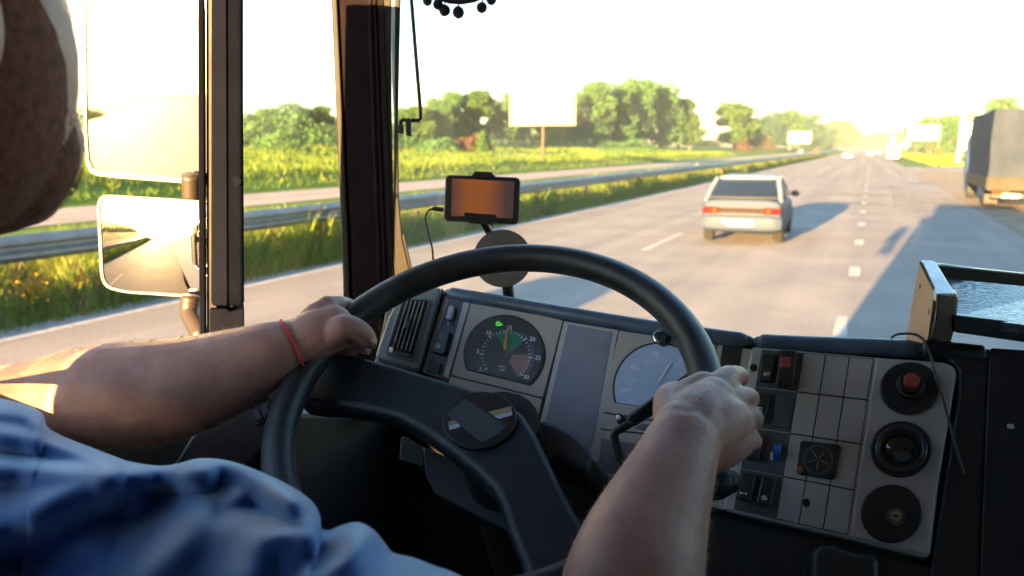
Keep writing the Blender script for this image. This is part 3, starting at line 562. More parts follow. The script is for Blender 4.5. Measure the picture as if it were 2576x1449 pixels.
M_OCH = mat('ochre_boards', (.035, .034, .028), .8, var=.15, scale=2, spec=.1); obj('tailboard', MB().box((.02, -.05, .62), (2.48, .0, 1.09)), M_OCH, r, bevel=.01); obj('side_board', MB().box((-.03, .0, .66), (.02, 6.4, 1.06)), M_OCH, r, bevel=.01)
obj('chassis', MB().box((.5, .1, .5), (.68, 7.8, .64)).box((1.8, .1, .5), (1.98, 7.8, .64)).box((.15, .02, .38), (2.35, .14, .5)).box((.1, 1.2, .45), (2.4, 1.3, .62)), M_CHASSIS, r)
for s in (.32, 2.18):
    obj('tail_light', MB().box((s-.16, -.04, .5), (s+.16, .03, .6)), M_AMB, r, bevel=.01)
    for y in (1.9, 7.2): obj('wheel', MB().tube([(s-.2, y, .42), (s+.16, y, .42)], .42, 24), M_TYRE, r, smooth=True)
    obj('mud_flap', MB().box((s-.22, 1.2, .1), (s+.18, 1.22, .55)), M_CHASSIS, r)
obj('number_plate', MB().box((.45, -.06, .4), (.97, -.045, .52)), mat('yellow_plate', (.75, .65, .35), .4), r)
cb = MB(); loft(cb, [(6.7, 1.15, .6, 2.6), (6.9, 1.2, .55, 2.7), (8.3, 1.2, .55, 2.65), (8.6, 1.1, .6, 2.2)], 7, 24); cb.v = [(x+1.25, y, z) for x, y, z in cb.v]; obj('cab', cb, mat('blue_lorry_cab', (.08, .15, .3), .4), r, smooth=True)
# ================================================================== CAB
def cr(ox, oy, s): return lambda *pts: [(ox+s*x, oy+s*y) for x, y in pts] if len(pts) > 1 else (ox+s*pts[0][0], oy+s*pts[0][1])
c5 = cr(1039.8, 704.4, .2547); c6 = cr(1475.8, 771.5, .3471); c7 = cr(1811.2, 805, .4444); c3 = cr(2247.3, 637.3, .1852)
c9 = cr(955.9, 678.9, .3125); c4 = cr(637.3, 637.3, .3009); c8 = cr(1039.8, 402.5, .2315); c7b = cr(972.7, 0, .2778); c5b = cr(637.3, 872, .3982)
fh = np.array([fw[0], fw[1], 0]); fh /= np.linalg.norm(fh)
cab = thing('truck', 'white truck whose cab we sit in, with brown pillars framing the driver\'s door window', 'truck', (.2, 0, 0))
def cpart(name, mb, m, **k):
    mb.v = [(x-.2, y, z) for x, y, z in mb.v]; return obj(name, mb, m, cab, **k)
# closed shell: roof, walls, floor (all have thickness), open at windscreen and side windows
cpart('roof', MB().box((-.97, -.55, 2.72), (1.37, 1.3, 2.80)), M_LINING)
cpart('rear_wall', MB().box((-.93, -.55, .7), (1.35, -.47, 2.72)), M_LINING)
cpart('floor', MB().box((-.93, -.47, .78), (1.33, 1.6, .84)), M_DARK)
cpart('bulkhead', MB().box((-.93, 1.38, .84), (1.33, 1.5, 1.5)), M_RUBBER)
cpart('front_panel', MB().box((-.95, 1.52, .5), (1.35, 1.6, 1.36)), M_CABWHITE, bevel=.02)
cpart('windscreen_header', MB().box((-.93, 1.22, 2.5), (1.33, 1.29, 2.72)), M_DARK, bevel=.01)
cpart('unseen_right_door', MB().box((1.3, -.47, .84), (1.36, 1.52, 1.85)).box((1.3, -.47, 2.5), (1.36, 1.3, 2.72)).box((1.3, 1.2, 1.85), (1.36, 1.3, 2.5)).box((1.3, -.47, 1.85), (1.36, .45, 2.5)), M_DARK)  # unseen side; window opening narrowed to darken the cab
cpart('cargo_body', MB().box((-.93, -9, .95), (1.37, -.65, 3.75)), M_CABWHITE, bevel=.03)
cpart('chassis', MB().box((-.3, -8.8, .5), (.7, 1.2, .7)), M_CHASSIS)
for s in (-.72, 1.12):
    for y in (.3, -5.6, -6.8): cpart('wheel', MB().tube([(s-.14, y, .46), (s+.14, y, .46)], .46, 28), M_TYRE, smooth=True)
DL = Plane((-.9, 0, 0), (1, 0, 0))
sillz = 1.62
door = cpart('door', MB().box((-.955, -.47, .8), (-.935, 1.5, sillz-.02)), M_CABWHITE, bevel=.008)
lin = MB(); lin.slab(DL, [(-420, 1200), (300, 1065), (560, 1040), (870, 1046), (1010, 1060), (1010, 1900), (-420, 2300)], -.03, 0)
lo = cpart('door_lining', lin, M_DARK, bevel=.006)
cpart('door_frame', MB().box((-.93, -.47, .8), (-.91, -.36, 2.72)).box((-.95, -.28, 2.62), (-.89, 1.25, 2.72)), M_TRIM)
DA = ray(920, 500)/np.linalg.norm(ray(920, 500)); DD = ray(600, 500)/np.linalg.norm(ray(600, 500)); ap = at(900, 400, 1.5); PA = Plane(ap, -fh); apl = MB(); 
cpart('pillar_seal', MB().slab(PA, [(833, -160), (848, -160), (850, 0), (868, 400), (880, 700), (886, 1060), (868, 1060), (864, 700), (852, 400), (835, 0)], -.08, .004, d=DA), M_RUBBER, bevel=.003)
pil = cpart('windscreen_pillar', MB().slab(PA, [(846, -160), (962, -160), (966, 0), (976, 300), (987, 600), (1000, 800), (1010, 1060), (884, 1060), (878, 700), (866, 400), (848, 0)], -.08, 0, d=DA), M_TRIM, bevel=.012, seg=3)
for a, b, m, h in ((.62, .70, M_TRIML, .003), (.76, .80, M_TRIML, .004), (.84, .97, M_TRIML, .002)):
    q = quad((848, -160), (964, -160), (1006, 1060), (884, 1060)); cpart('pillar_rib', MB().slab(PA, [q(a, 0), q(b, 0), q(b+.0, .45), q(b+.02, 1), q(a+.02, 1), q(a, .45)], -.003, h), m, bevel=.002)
cpart('pillar_seal', MB().slab(PA, [(962, -160), (985, -160), (984, 0), (986, 300), (992, 600), (1010, 800), (1002, 800), (985, 600), (975, 300), (965, 0)], -.04, .0, d=DA), M_RUBBER, bevel=.002)
cpart('pillar_strip', MB().slab(PA, [(983, -160), (996, -160), (994, 0), (993, 200), (995, 300), (992, 300), (987, 200), (985, 0)], -.02, .001, d=DA), M_PALE)
cpart('windscreen_seal', MB().slab(PA, [(994, -160), (1012, -160), (1008.5, 0), (1005, 150), (1002, 300), (1004, 500), (1013, 600), (1034, 690), (1034, 800), (1004, 800), (990, 600), (993, 300), (993.5, 0)], -.03, .0, d=DA), M_RUBBER, bevel=.003)
cpart('pillar_foot', MB().slab(PA, [(1012, 585), (1018, 590), (1040, 690), (1060, 740), (1000, 760)], -.05, -.002, d=DA), mat('grey_corner_trim', (.006, .007, .012), .5), bevel=.003)
dp = at(555, 500, 1.19); PD = Plane(dp, -fh)
cpart('window_post_seal', MB().slab(PD, [(494, -160), (511, -160), (515, 1060), (500, 1060)], -.05, -.004, d=DD), M_POSTT, bevel=.003)
cpart('window_post_groove', MB().slab(PD, [(510, -160), (534, -160), (537, 1060), (514, 1060)], -.05, -.012, d=DD), M_RUBBER)
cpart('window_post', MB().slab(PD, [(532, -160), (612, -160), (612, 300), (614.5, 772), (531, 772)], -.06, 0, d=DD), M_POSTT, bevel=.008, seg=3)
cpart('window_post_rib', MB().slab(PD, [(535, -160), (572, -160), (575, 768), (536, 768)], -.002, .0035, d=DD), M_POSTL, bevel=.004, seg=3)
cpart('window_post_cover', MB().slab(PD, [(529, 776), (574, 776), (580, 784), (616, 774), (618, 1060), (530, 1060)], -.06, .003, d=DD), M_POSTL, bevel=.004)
cpart('screw', MB().slab(PD, ell(597, 455, 11, 13, 20), -.002, .002).slab(PD, ell(597, 455, 5, 6, 12), .002, .003), M_POSTL, bevel=.001)
# glass
gl = MB(); gl.prism([(-.86, 1.46, 1.34), (1.28, 1.46, 1.34), (1.28, 1.27, 2.6), (-.86, 1.27, 2.6)], [(-.86, 1.465, 1.34), (1.28, 1.465, 1.34), (1.28, 1.275, 2.6), (-.86, 1.275, 2.6)]); cpart('windscreen', gl, M_GLASS)
cpart('door_window', MB().box((-.927, -.25, 1.5), (-.923, 1.3, 2.64)), glassmat('side_glass', (.98, .99, .98), 0, .7))
# armrest with window switches
ar = at(600, 1080, 1.08); AR = Plane(ar, (-fh*.8+np.array([0, 0, .6])))
arm_rest = cpart('armrest', MB().slab(AR, [(425, 1180), (480, 1095), (590, 1010), (650, 952), (678, 948), (700, 975), (712, 1010), (690, 1100), (610, 1190), (520, 1230), (440, 1230)], -.09, 0), M_DARK, bevel=.015, seg=3)
def onarm(name, mb, m, par, **k):
    mb.v = [(x-.2, y, z) for x, y, z in mb.v]; return obj(name, mb, m, par, **k)
for q in (quad((612, 992), (664, 966), (676, 1000), (628, 1028)), quad((630, 1034), (676, 1008), (686, 1046), (646, 1074))):
    onarm('switch_frame', MB().slab(AR, rrect(q, 0, 0, 1, 1, .12, .14), -.004, .003), M_BLACK, arm_rest, bevel=.001)
    for u in (.14, .58): onarm('window_switch', MB().slab(AR, rrect(q, u, .18, u+.3, .84, .04, .08), .002, .007), M_SWD, arm_rest, bevel=.001)
# ---- roller blind rod, pompom fringe
PW = Plane(at(1100, 200, 1.36), -fh)
rd = thing('blind_rod', 'thin bent black rod with two clips hanging beside the windscreen pillar', 'rod', tuple(at(1035, 0, 1.36)))
def lobj(name, mb, m, root, **k):
    L = root.location; mb.v = [(x-L[0], y-L[1], z-L[2]) for x, y, z in mb.v]; return obj(name, mb, m, root, **k)
R1 = [(1030, -160), (1035, 0), (1047, 150), (1056, 258), (1058, 285)]; R2 = [(1057.5, 298), (1053, 303), (1029, 303), (1013, 301), (1008, 306), (1007, 332)]
lobj('rod', MB().tube([PW.pt(*p) for p in R1+R2], .0034, 10), M_BLACK, rd, smooth=True, auto=180)
lobj('clip', MB().slab(PW, [(1001, 315), (1016, 315), (1016, 337), (1001, 335)], -.01, .008), M_BLACK, rd, bevel=.002); lobj('clip', MB().slab(PW, [(1021, 302), (1026, 296), (1032, 297), (1036, 304), (1036.5, 343), (1023, 342)], -.008, .01), M_BLACK, rd, bevel=.002)
M_POM = mat('dark_wool', (.02, .012, .03), .95, bump=1, bscale=300)
fr = thing('pompom_fringe', 'dark fringe with hanging woollen pompoms at the top of the windscreen', 'fringe', tuple(at(1150, 0, 1.3)))
PF = Plane(at(1150, 0, 1.3), -fh)
lobj('braid', MB().tube([PF.pt(*p) for p in ((1040, -60), (1075, -22), (1130, -3), (1160, -1), (1190, -6), (1240, -25), (1300, -70))], [.006, .007, .008, .008, .008, .007, .006], 10), M_POM, fr, smooth=True)
for (x, y, rr_) in ((1075, 2, 13), (1102, 11, 14), (1118.5, 26, 15.5), (1153, 31, 16), (1212, 19, 14.5), (1236, -1, 14), (1052, -18, 13), (1268, -22, 14)):
    p = PF.pt(x, y); R = rr_*1.3/F; P = rng.normal(size=(420, 3)); P /= np.linalg.norm(P, axis=1)[:, None]
    b = MB().ball(p, R*.92, 10); 
    for q in P:
        t = p+q*R*.85; e = p+q*R*rng.uniform(1.0, 1.12); s = np.cross(q, [0, 0, 1.]); s = s/(np.linalg.norm(s)+1e-9)*.0008; b.add([t-s, t+s, e], [(0, 1, 2)])
    b.tube([p+np.array([0, 0, R*.8]), PF.pt(x+3, min(y-20, -4))], .0012, 6); lobj('pompom', b, M_POM, fr)
# ---- phone with cable, round disc
PP = Plane(at(1215, 500, 1.30), (-fh*.98+np.array([0, 0, .05])))
ph = thing('phone', 'black phone in a clamp on the windscreen with an orange brown reflection painted as glow', 'phone', tuple(at(1215, 500, 1.30)))
bq = quad((1120.8, 439.5), (1309.5, 446.5), (1304.9, 565.7), (1116.2, 556.4)); lobj('case', MB().slab(PP, rrect(bq, 0, 0, 1, 1, .07, .11, 6), -.008, 0), M_BLACK, ph, bevel=.0025, seg=3)
def screenmat():  # orange sun reflection on the dark screen, put in as emission
    m = mat('phone_reflection_glow', (.02, .015, .012), .12, coat=.3); n = m.node_tree.nodes; l = m.node_tree.links; b = n['Principled BSDF']; tc = n.new('ShaderNodeTexCoord')
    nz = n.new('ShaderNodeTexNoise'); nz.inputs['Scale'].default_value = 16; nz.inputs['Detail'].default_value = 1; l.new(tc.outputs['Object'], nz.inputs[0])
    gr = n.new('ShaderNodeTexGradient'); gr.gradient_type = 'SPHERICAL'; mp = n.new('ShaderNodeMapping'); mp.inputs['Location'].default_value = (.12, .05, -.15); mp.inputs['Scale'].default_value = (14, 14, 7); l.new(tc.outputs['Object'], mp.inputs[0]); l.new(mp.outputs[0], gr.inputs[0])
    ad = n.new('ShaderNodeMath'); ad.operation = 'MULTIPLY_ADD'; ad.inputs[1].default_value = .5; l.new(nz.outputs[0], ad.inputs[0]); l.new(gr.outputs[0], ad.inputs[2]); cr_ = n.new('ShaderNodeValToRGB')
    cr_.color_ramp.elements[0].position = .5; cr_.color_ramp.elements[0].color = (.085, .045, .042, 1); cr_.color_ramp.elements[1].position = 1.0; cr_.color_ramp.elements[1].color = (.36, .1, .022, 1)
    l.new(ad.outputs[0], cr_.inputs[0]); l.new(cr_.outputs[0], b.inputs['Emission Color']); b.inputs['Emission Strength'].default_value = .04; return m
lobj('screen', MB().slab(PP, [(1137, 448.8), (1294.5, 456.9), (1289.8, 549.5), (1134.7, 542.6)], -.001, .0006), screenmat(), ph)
lobj('clamp', MB().slab(PP, c8((665, 122), (855, 130), (865, 160), (890, 168), (890, 200), (640, 180), (640, 152), (655, 150)), -.012, .004), M_BLACK, ph, bevel=.001)
lobj('clamp', MB().slab(PP, c8((550, 568), (905, 595), (905, 660), (860, 705), (615, 690), (560, 655)), -.012, .004), M_BLACK, ph, bevel=.001)
sk = PP.pt(1215, 520, -.01); lobj('clamp_arm', MB().tube([sk, sk+fh*.03+np.array([0, 0, -.03]), at(1264, 640, 1.37)], .007, 12), M_BLACK, ph, smooth=True)
lobj('charging_plug', MB().slab(PP, c8((188, 520), (235, 508), (330, 514), (330, 566), (235, 556), (190, 545)), -.006, -.001), M_BLACK, ph, bevel=.0015)
cb = thing('charging_cable', 'thin black charging cable curving down from the phone', 'cable', tuple(at(1083, 525, 1.30)))
lobj('wire', MB().tube(smooth_path([PP.pt(*p, h=-.004) for p in c8((192, 532), (150, 565), (130, 640), (150, 740), (185, 880), (205, 985), (212, 1105), (215, 1250), (180, 1400))], 6), .0017, 8), M_BLACK, cb, smooth=True, auto=180)
dk = thing('round_disc', 'scuffed grey round disc behind the top of the steering wheel', 'disc', tuple(at(1264, 650, 1.30)))
PK = Plane(at(1264, 650, 1.30), (-fh+np.array([0, 0, .12])))
lobj('disc_face', MB().slab(PK, ell(1264, 650, 74, 73, 64), -.004, 0), mat('scuffed_grey', (.12, .11, .105), .5, col2=(.075, .07, .07), scale=30, detail=10, bump=.4, bscale=300), dk, bevel=.001)
lobj('stem', MB().tube([PK.pt(1264, 650, -.003), PK.pt(1275, 715, -.06), PK.pt(1285, 800, -.08)], .01, 12), M_BLACK, dk, smooth=True)
# ================================================================== DASHBOARD
a = radians(33); DN = np.array([0, -cos(a), sin(a)]); DP = Plane(at(1500, 785, 1.06), DN)
dash = thing('dashboard', 'grey and black truck dashboard with dials, switches and air vent behind the steering wheel', 'dashboard', tuple(at(1700, 1100, 1.0)))
def dpart(name, poly, h0, h1, m, par=None, bevel=0., pl=None, seg=2):
    mb = MB().slab(pl or DP, poly, h0, h1); L = dash.location; mb.v = [(x-L[0], y-L[1], z-L[2]) for x, y, z in mb.v]; return obj(name, mb, m, par or dash, bevel=bevel, seg=seg)
def dmb(name, mb, m, par=None, **k):
    L = dash.location; mb.v = [(x-L[0], y-L[1], z-L[2]) for x, y, z in mb.v]; return obj(name, mb, m, par or dash, **k)
dpart('dash_core', [(960, 745), (1110, 724), (1300, 762), (1500, 796), (1700, 829), (1890, 850), (2310, 872), (2490, 893), (2700, 922), (3500, 1010), (3500, 2300), (1480, 2100), (1470, 1240), (1330, 1110), (1130, 1060), (900, 980), (930, 890)], -.34, -.012, M_DARK, bevel=.01)
dpart('lower_dash', [(1800, 1282), (2345, 1412), (2345, 1350), (3400, 1500), (3400, 2200), (1500, 2000), (1500, 1250)], -.03, -.004, M_BLACK, bevel=.01)
dpart('right_dash', c7((1200, 140), (1510, 168), (1530, 180), (1470, 1500), (1180, 1500), (1200, 1330), (1345, 420), (1345, 290), (1300, 240)), -.03, .004, M_BLACK, bevel=.006)
dpart('right_dash', c7((1520, 178), (1535, 165), (1800, 185), (3600, 400), (3600, 1900), (1466, 1500)), -.03, .006, M_BLACK, bevel=.006)
dpart('dash_tab', c7((1618, 600), (1655, 600), (1658, 628), (1620, 625)), 0, .009, M_PANEL2, bevel=.001)
dpart('grab_handle', c7((510, 1310), (560, 1292), (640, 1290), (760, 1330), (900, 1340), (900, 1600), (500, 1600)), -.01, .025, M_BLACK, bevel=.012, seg=4)
dpart('handle_recess', c7((480, 1290), (905, 1372), (905, 1600), (470, 1600)), -.01, -.001, M_RUBBER, bevel=.002)
def roll(name, pts, r, m=M_PAD, h=-.002, sq=1.0):
    r *= 1.22; P = smooth_path([DP.pt(x, y, h) for x, y in pts], 6); mb = MB(); k = len(P); R = [r]*k; R[0] = r*.7; R[-1] = r*.7; mb.tube(P, R, 20); mb.ball(P[0], r*.7, 8); mb.ball(P[-1], r*.7, 8)
    return dmb(name, mb, m, smooth=True, auto=180)
roll('dash_roll', [(1128, 738), (1200, 750), (1300, 767), (1500, 801), (1700, 833), (1882, 857)], .0085); roll('dash_roll', [(1908, 859), (2000, 864), (2100, 868), (2310, 876)], .0085); roll('dash_roll', [(2318, 879), (2400, 884), (2480, 893)], .009, M_BLACK)
# under the roll: dark strip painted in as the shadow gap
dpart('shadow_gap_strip', [(1118, 742), (1500, 808), (1895, 866), (1895, 874), (1500, 816), (1118, 750)], -.01, .001, M_RUBBER)
# vent wing
VP = Plane(at(1030, 830, 1.12), DN*.9+np.array([.25, 0, 0]))
wing = dpart('vent_wing', [(1005, 738), (1040, 724), (1109, 722), (1050, 930), (943, 897), (975, 800)], -.06, 0, mat('blue_grey_plastic', (.2, .22, .235), .45, var=.08, bump=.2, bscale=900), bevel=.004, pl=VP, seg=3)
vq = quad((1013, 748), (1087, 752), (1041, 912), (967, 893))
vent = dpart('vent_frame', rrect(vq, 0, 0, 1, 1, .12, .06), -.001, .003, mat('vent_grey', (.14, .15, .16), .45), bevel=.0015, pl=VP)
dpart('vent_duct', rrect(vq, .08, .04, .92, .95, .06, .03), 0, .0034, M_RUBBER, vent, pl=VP)
for u in (.22, .36, .50, .64, .78): dpart('vent_vane', [vq(u, .07), vq(u+.022, .07), vq(u+.022, .86), vq(u, .86)], .003, .0065, M_PANEL, vent, pl=VP)
for v_ in (.3, .52, .73): dpart('vent_slat', [vq(.25, v_), vq(.9, v_), vq(.9, v_+.012), vq(.25, v_+.012)], .0032, .005, M_SWD, vent, pl=VP)
dpart('vent_tab', [vq(.42, .38), vq(.56, .38), vq(.56, .54), vq(.42, .54)], .005, .012, M_SWD, vent, pl=VP, bevel=.001); dpart('vent_wheel', [vq(.14, .87), vq(.26, .87), vq(.26, .95), vq(.14, .95)], .003, .008, M_WHITE, vent, pl=VP, bevel=.001)
dpart('vent_lever', [vq(.28, .9), vq(.86, .9), vq(.86, .96), vq(.28, .96)], .003, .007, M_SWD, vent, pl=VP, bevel=.001)
dpart('side_gap', [(1108, 722), (1124, 742), (1066, 940), (1048, 932)], -.02, -.004, M_RUBBER)
# switch strip left of the rev counter
strip = dpart('switch_strip', c5((310, 148), (575, 195), (350, 972), (88, 905)), -.01, .002, M_PANEL2, bevel=.0012)
dpart('strip_bay', c5((360, 180), (505, 205), (297, 952), (145, 915)), 0, .0028, M_SWD, strip)
dpart('dimmer_bay', c5((345, 285), (440, 295), (410, 470), (305, 450)), .0028, .0034, M_BLACK, strip, bevel=.0008)
dpart('dimmer_wheel', c5((375, 275), (412, 270), (430, 300), (405, 405), (368, 415), (342, 400)), .003, .010, M_PANEL2, strip, bevel=.003, seg=3)
sw = dpart('light_switch', c5((285, 515), (385, 532), (340, 725), (300, 760), (212, 725), (225, 680)), .002, .008, M_SWITCH, strip, bevel=.002)
dpart('blank_switch', c5((192, 820), (293, 832), (265, 945), (150, 918)), .002, .006, M_SWITCH, strip, bevel=.0015)
mb = MB(); ctr = c5((270, 672)); mb.slab(DP, ell(ctr[0], ctr[1], 6.0, n=16), .008, .0088)
for k in range(8): x, y = ctr[0]+8.5*cos(k*pi/4), ctr[1]+8*sin(k*pi/4); mb.slab(DP, ell(x, y, 1.2, n=6), .008, .0088)
ctr = c5((355, 442)); mb.slab(DP, ell(ctr[0], ctr[1], 3.5, n=12), .0034, .004); dmb('switch_symbols', mb, mat('lamp_print', (.3, .34, .38), .5), strip)
# cluster panels
dpart('rev_panel', c5((580, 192), (1480, 402), (1280, 1165), (378, 942)), -.01, .0015, M_PANEL, bevel=.001)
dpart('rev_lower_panel', c5((372, 952), (1276, 1175), (1200, 1480), (300, 1180)), -.01, .0012, M_PANEL, bevel=.001)
dpart('service_panel', [(1419, 808), (1556, 831), (1506, 1110), (1490, 1180), (1340, 1080), (1360, 1060)], -.01, .0014, M_PANEL2, bevel=.001)
dpart('service_display', [(1430, 817), (1542, 836), (1494, 1108), (1476, 1150), (1370, 1070)], 0, .0022, M_LCD, bevel=.001)
dpart('service_display', c6((35, 240), (150, 255), (120, 345), (20, 330)), 0, .0026, M_LCD)
sp = dpart('speed_panel', [(1558.5, 832.5), (1803, 868), (1770, 1078), (1512, 1036)], -.01, .0015, M_PANEL, bevel=.001)
dpart('speed_lower_panel', [(1511, 1039), (1768, 1081), (1763, 1104), (1503, 1078)], -.01, .0013, M_PANEL, bevel=.0008)
dpart('speed_lower_panel', [(1502, 1081), (1762, 1107), (1840, 1240), (1480, 1190)], -.01, .0013, M_PANEL, bevel=.0008)
dpart('air_gauge', c6((110, 952), (600, 1040), (560, 1290), (75, 1190)), 0, .0028, M_LCD, bevel=.001)
mb = MB(); cc = c6((215, 1100))
for k in range(9):
    t = radians(150+k*20); mb.slab(DP, [(cc[0]+(22 if s else 27)*cos(t+d), cc[1]+(22 if s else 27)*sin(t+d)) for s, d in ((1, -.04), (0, -.03), (0, .03), (1, .04))], .0028, .0034)
dmb('air_gauge_scale', mb, mat('dim_print', (.22, .24, .27), .6))
dpart('lower_lens', c6((345, 880), (400, 850), (640, 860), (620, 930), (430, 905)), 0, .002, M_LCD, bevel=.0008)
dpart('end_panel', [(1806, 868), (1893, 880), (1860, 1100), (1772, 1078)], -.01, .0015, M_PANEL, bevel=.001)
dpart('blank_switch', c6((988, 280), (1130, 296), (1100, 470), (962, 440)), 0, .003, M_SWITCH, bevel=.001)
dpart('side_gap', [(1890, 866), (1902, 868), (1835, 1290), (1818, 1285), (1862, 1100)], -.02, -.003, M_RUBBER)
dpart('end_lower_panel', [(1772, 1082), (1860, 1102), (1820, 1283), (1745, 1262)], -.01, .001, M_PANEL, bevel=.001)
# ---- dials
def dial_out(cx, cy, rx, ry, cut, n=64):
    (x0, y0), (x1, y1) = cut; o = []
    for p in ell(cx, cy, rx, ry, n):
        s = (x1-x0)*(p[1]-y0)-(y1-y0)*(p[0]-x0)
        o.append(p if s < 0 else None)
    out = []
    for i, p in enumerate(o):
        if p is not None: out.append(p)
    k = next((i for i in range(len(o)) if o[i] is not None and o[i-1] is None), 0); o = o[k:]+o[:k]; return [p for p in o if p is not None]
dc = (905, 742)
rev = dpart('rev_counter', c5(*dial_out(dc[0], dc[1], 407, 398, ((520, 897), (1155, 1055)))), 0, .0022, M_RUBBER, bevel=.0008)
dpart('dial_face', c5(*dial_out(dc[0]+4, dc[1]+2, 385, 372, ((530, 888), (1150, 1043)))), .001, .0027, M_FACE, rev)
A0 = lambda v: 4+(v-15)*9.15
def dpt(v, r, c=(925, 750), e=1.0): t = radians(A0(v)); return (c[0]+r*sin(t)*e, c[1]-r*cos(t))
tk = MB()
for k in range(0, 30):
    v = 1+k; L = 30 if v % 5 == 0 or v == 1 else 20; wd = 5 if v % 5 == 0 or v == 1 else 2.6
    for vv_ in ((v, v+.5) if v < 30 and v not in () else (v,)):
        major = vv_ == v; t = radians(A0(vv_)); r0, r1 = 222, 222+(L if major else 18)*1.3; nx, ny = cos(t), sin(t); w2 = wd if major else 2.2
        a_, b_ = dpt(vv_, r0), dpt(vv_, r1); tk.slab(DP, c5((a_[0]-nx*w2, a_[1]-ny*w2), (b_[0]-nx*w2, b_[1]-ny*w2), (b_[0]+nx*w2, b_[1]+ny*w2), (a_[0]+nx*w2, a_[1]+ny*w2)), .0029, .0032) if (major or v % 1 == 0 and False) else None
for s, x, y in (('1', 668, 890), ('5', 645, 712), ('10', 750, 530), ('15', 955, 478), ('20', 1183, 592), ('25', 1238, 777), ('30', 1122, 965)):
    q = c5((x, y)); text_on(tk, DP, s, q[0], q[1], 14.5, 12, .0029)
for s, x, y, z_ in (('min-1', 885, 860, 7), ('x 100', 882, 893, 7)): q = c5((x, y)); text_on(tk, DP, s, q[0], q[1], z_, 13, .0029)
dmb('dial_numerals', tk, M_WHITE, rev)
dpart('green_sector', c5(*([(922, 712)]+[dpt(11.6+k*.6, 248) for k in range(15)]+[(990, 700)])), .0027, .00285, M_GREEN, rev)
dpart('pink_sector', c5(*([(975, 745)]+[dpt(24.2+k*.5, 245) for k in range(15)]+[(945, 800)])), .0027, .00285, M_PINK, rev)
dpart('blue_arc', c5(*([dpt(18.3+k*.6, 262) for k in range(19)]+[dpt(29.1-k*.6, 272) for k in range(19)])), .0027, .00285, M_BLUEP, rev)
dpart('needle', c5((900, 700), (932, 702), (946, 500), (932, 498)), .004, .0055, M_NEEDLE, rev); dpart('needle_hub', c5(*ell(930, 762, 42, n=24)), .003, .006, M_FACE, rev, bevel=.001)
mb = MB()
for (x, y, r) in ((843, 440, 22), (874, 447, 12)):
    q = c5((x, y)); o = ell(q[0], q[1], r*.2547, n=16); i_ = ell(q[0], q[1], r*.155, n=16); vv = [DP.pt(*p, .003) for p in o+i_]; mb.add(vv, [(k, (k+1) % 16, 16+(k+1) % 16, 16+k) for k in range(16)])
dmb('gear_tell_tale', mb, M_GLOW, rev)
dpart('dial_lens', c5(*dial_out(dc[0]+4, dc[1]+2, 385, 372, ((530, 888), (1150, 1043)))), .0070, .0074, M_LENS, rev)
spd = dpart('speedometer', c6(*dial_out(525, 600, 336, 340, ((215, 727), (900, 800)))), 0, .0022, M_RUBBER, bevel=.0008)
dpart('dial_face', c6(*dial_out(528, 602, 322, 326, ((215, 724), (900, 797)))), .001, .0027, M_SPFACE, spd)
tk = MB()
for k, (x, y) in enumerate([(335, 683), (322, 607), (336, 530), (375, 462), (435, 414), (507, 388), (580, 393), (646, 428), (692, 484), (715, 550)]):
    dx, dy = x-520, y-590; L = sqrt(dx*dx+dy*dy); dx /= L; dy /= L; tk.slab(DP, c6(*[(x+dx*s*14-dy*t*4, y+dy*s*14+dx*t*4) for s, t in ((-1, -1), (1, -1), (1, 1), (-1, 1))]), .0028, .0032)
for s, x, y in (('20', 278, 612), ('40', 340, 445), ('60', 505, 350), ('80', 688, 396)): q = c6((x, y)); text_on(tk, DP, s, q[0], q[1], 15.5, 8, .0028)
q = c6((535, 466)); text_on(tk, DP, 'km/h', q[0], q[1], 6, 8, .0028)
dmb('dial_numerals', tk, M_WHITE, spd); dpart('needle', c6((522, 548), (536, 552), (618, 418), (610, 410)), .004, .005, M_WHITE, spd); dpart('needle_hub', c6(*ell(512, 596, 28, n=24)), .003, .005, M_SPFACE, spd)
dpart('dial_lens', c6(*dial_out(528, 602, 322, 326, ((215, 724), (900, 797)))), .0070, .0074, M_LENS, spd)
kb = DP.pt(*c6((560, 250)), .002); mb = MB().tube([kb, kb+DN*.016], [.0085, .0065], 20); kk = dmb('lock_knob', mb, M_BLACK, smooth=True)
P = [DP.pt(*p, .016) for p in c6(*ell(533, 248, 26, 34, 20))]; mb = MB(); mb.tube(P+[P[0]], .0016, 8); dmb('chrome_ring', mb, M_CHROME, kk, smooth=True)
kb = DP.pt(*c6((250, 822)), .001); dmb('trip_knob', MB().tube([kb, kb+DN*.012], [.006, .005], 16), M_BLACK, smooth=True); kb = DP.pt(*c6((245, 824)), .013); dmb('trip_knob_tip', MB().ball(kb, .0034, 8), M_WHITE, smooth=True)
# ---- right hand switch panel
OUT = c7((175, 165), (195, 155), (880, 214), (1270, 243), (1325, 265), (1340, 310), (1240, 900), (1190, 1325), (1165, 1350), (715, 1240), (18, 1078))
rp = dpart('switch_panel', OUT, -.02, .004, M_PANEL2, bevel=.004, seg=3)
dpart('round_panel', c7((885, 222), (1262, 250), (1318, 272), (1328, 310), (1228, 900), (1180, 1318), (1160, 1335), (735, 1230)), .002, .007, M_PANEL, rp, bevel=.003)
G = quad(c7((240, 176)), c7((869, 226)), c7((722, 1222)), c7((80, 1076))); US = [0, .185, .37, .572, .785, 1]; VS = [0, .235, .485, .745, 1]
dpart('switch_bay', [G(0, 0), G(.37, 0), G(.37, 1), G(0, 1)], .003, .0052, M_SWD, rp); dpart('blank_field', [G(.37, 0), G(1, 0), G(1, 1), G(.37, 1)], .003, .0046, M_RUBBER, rp)
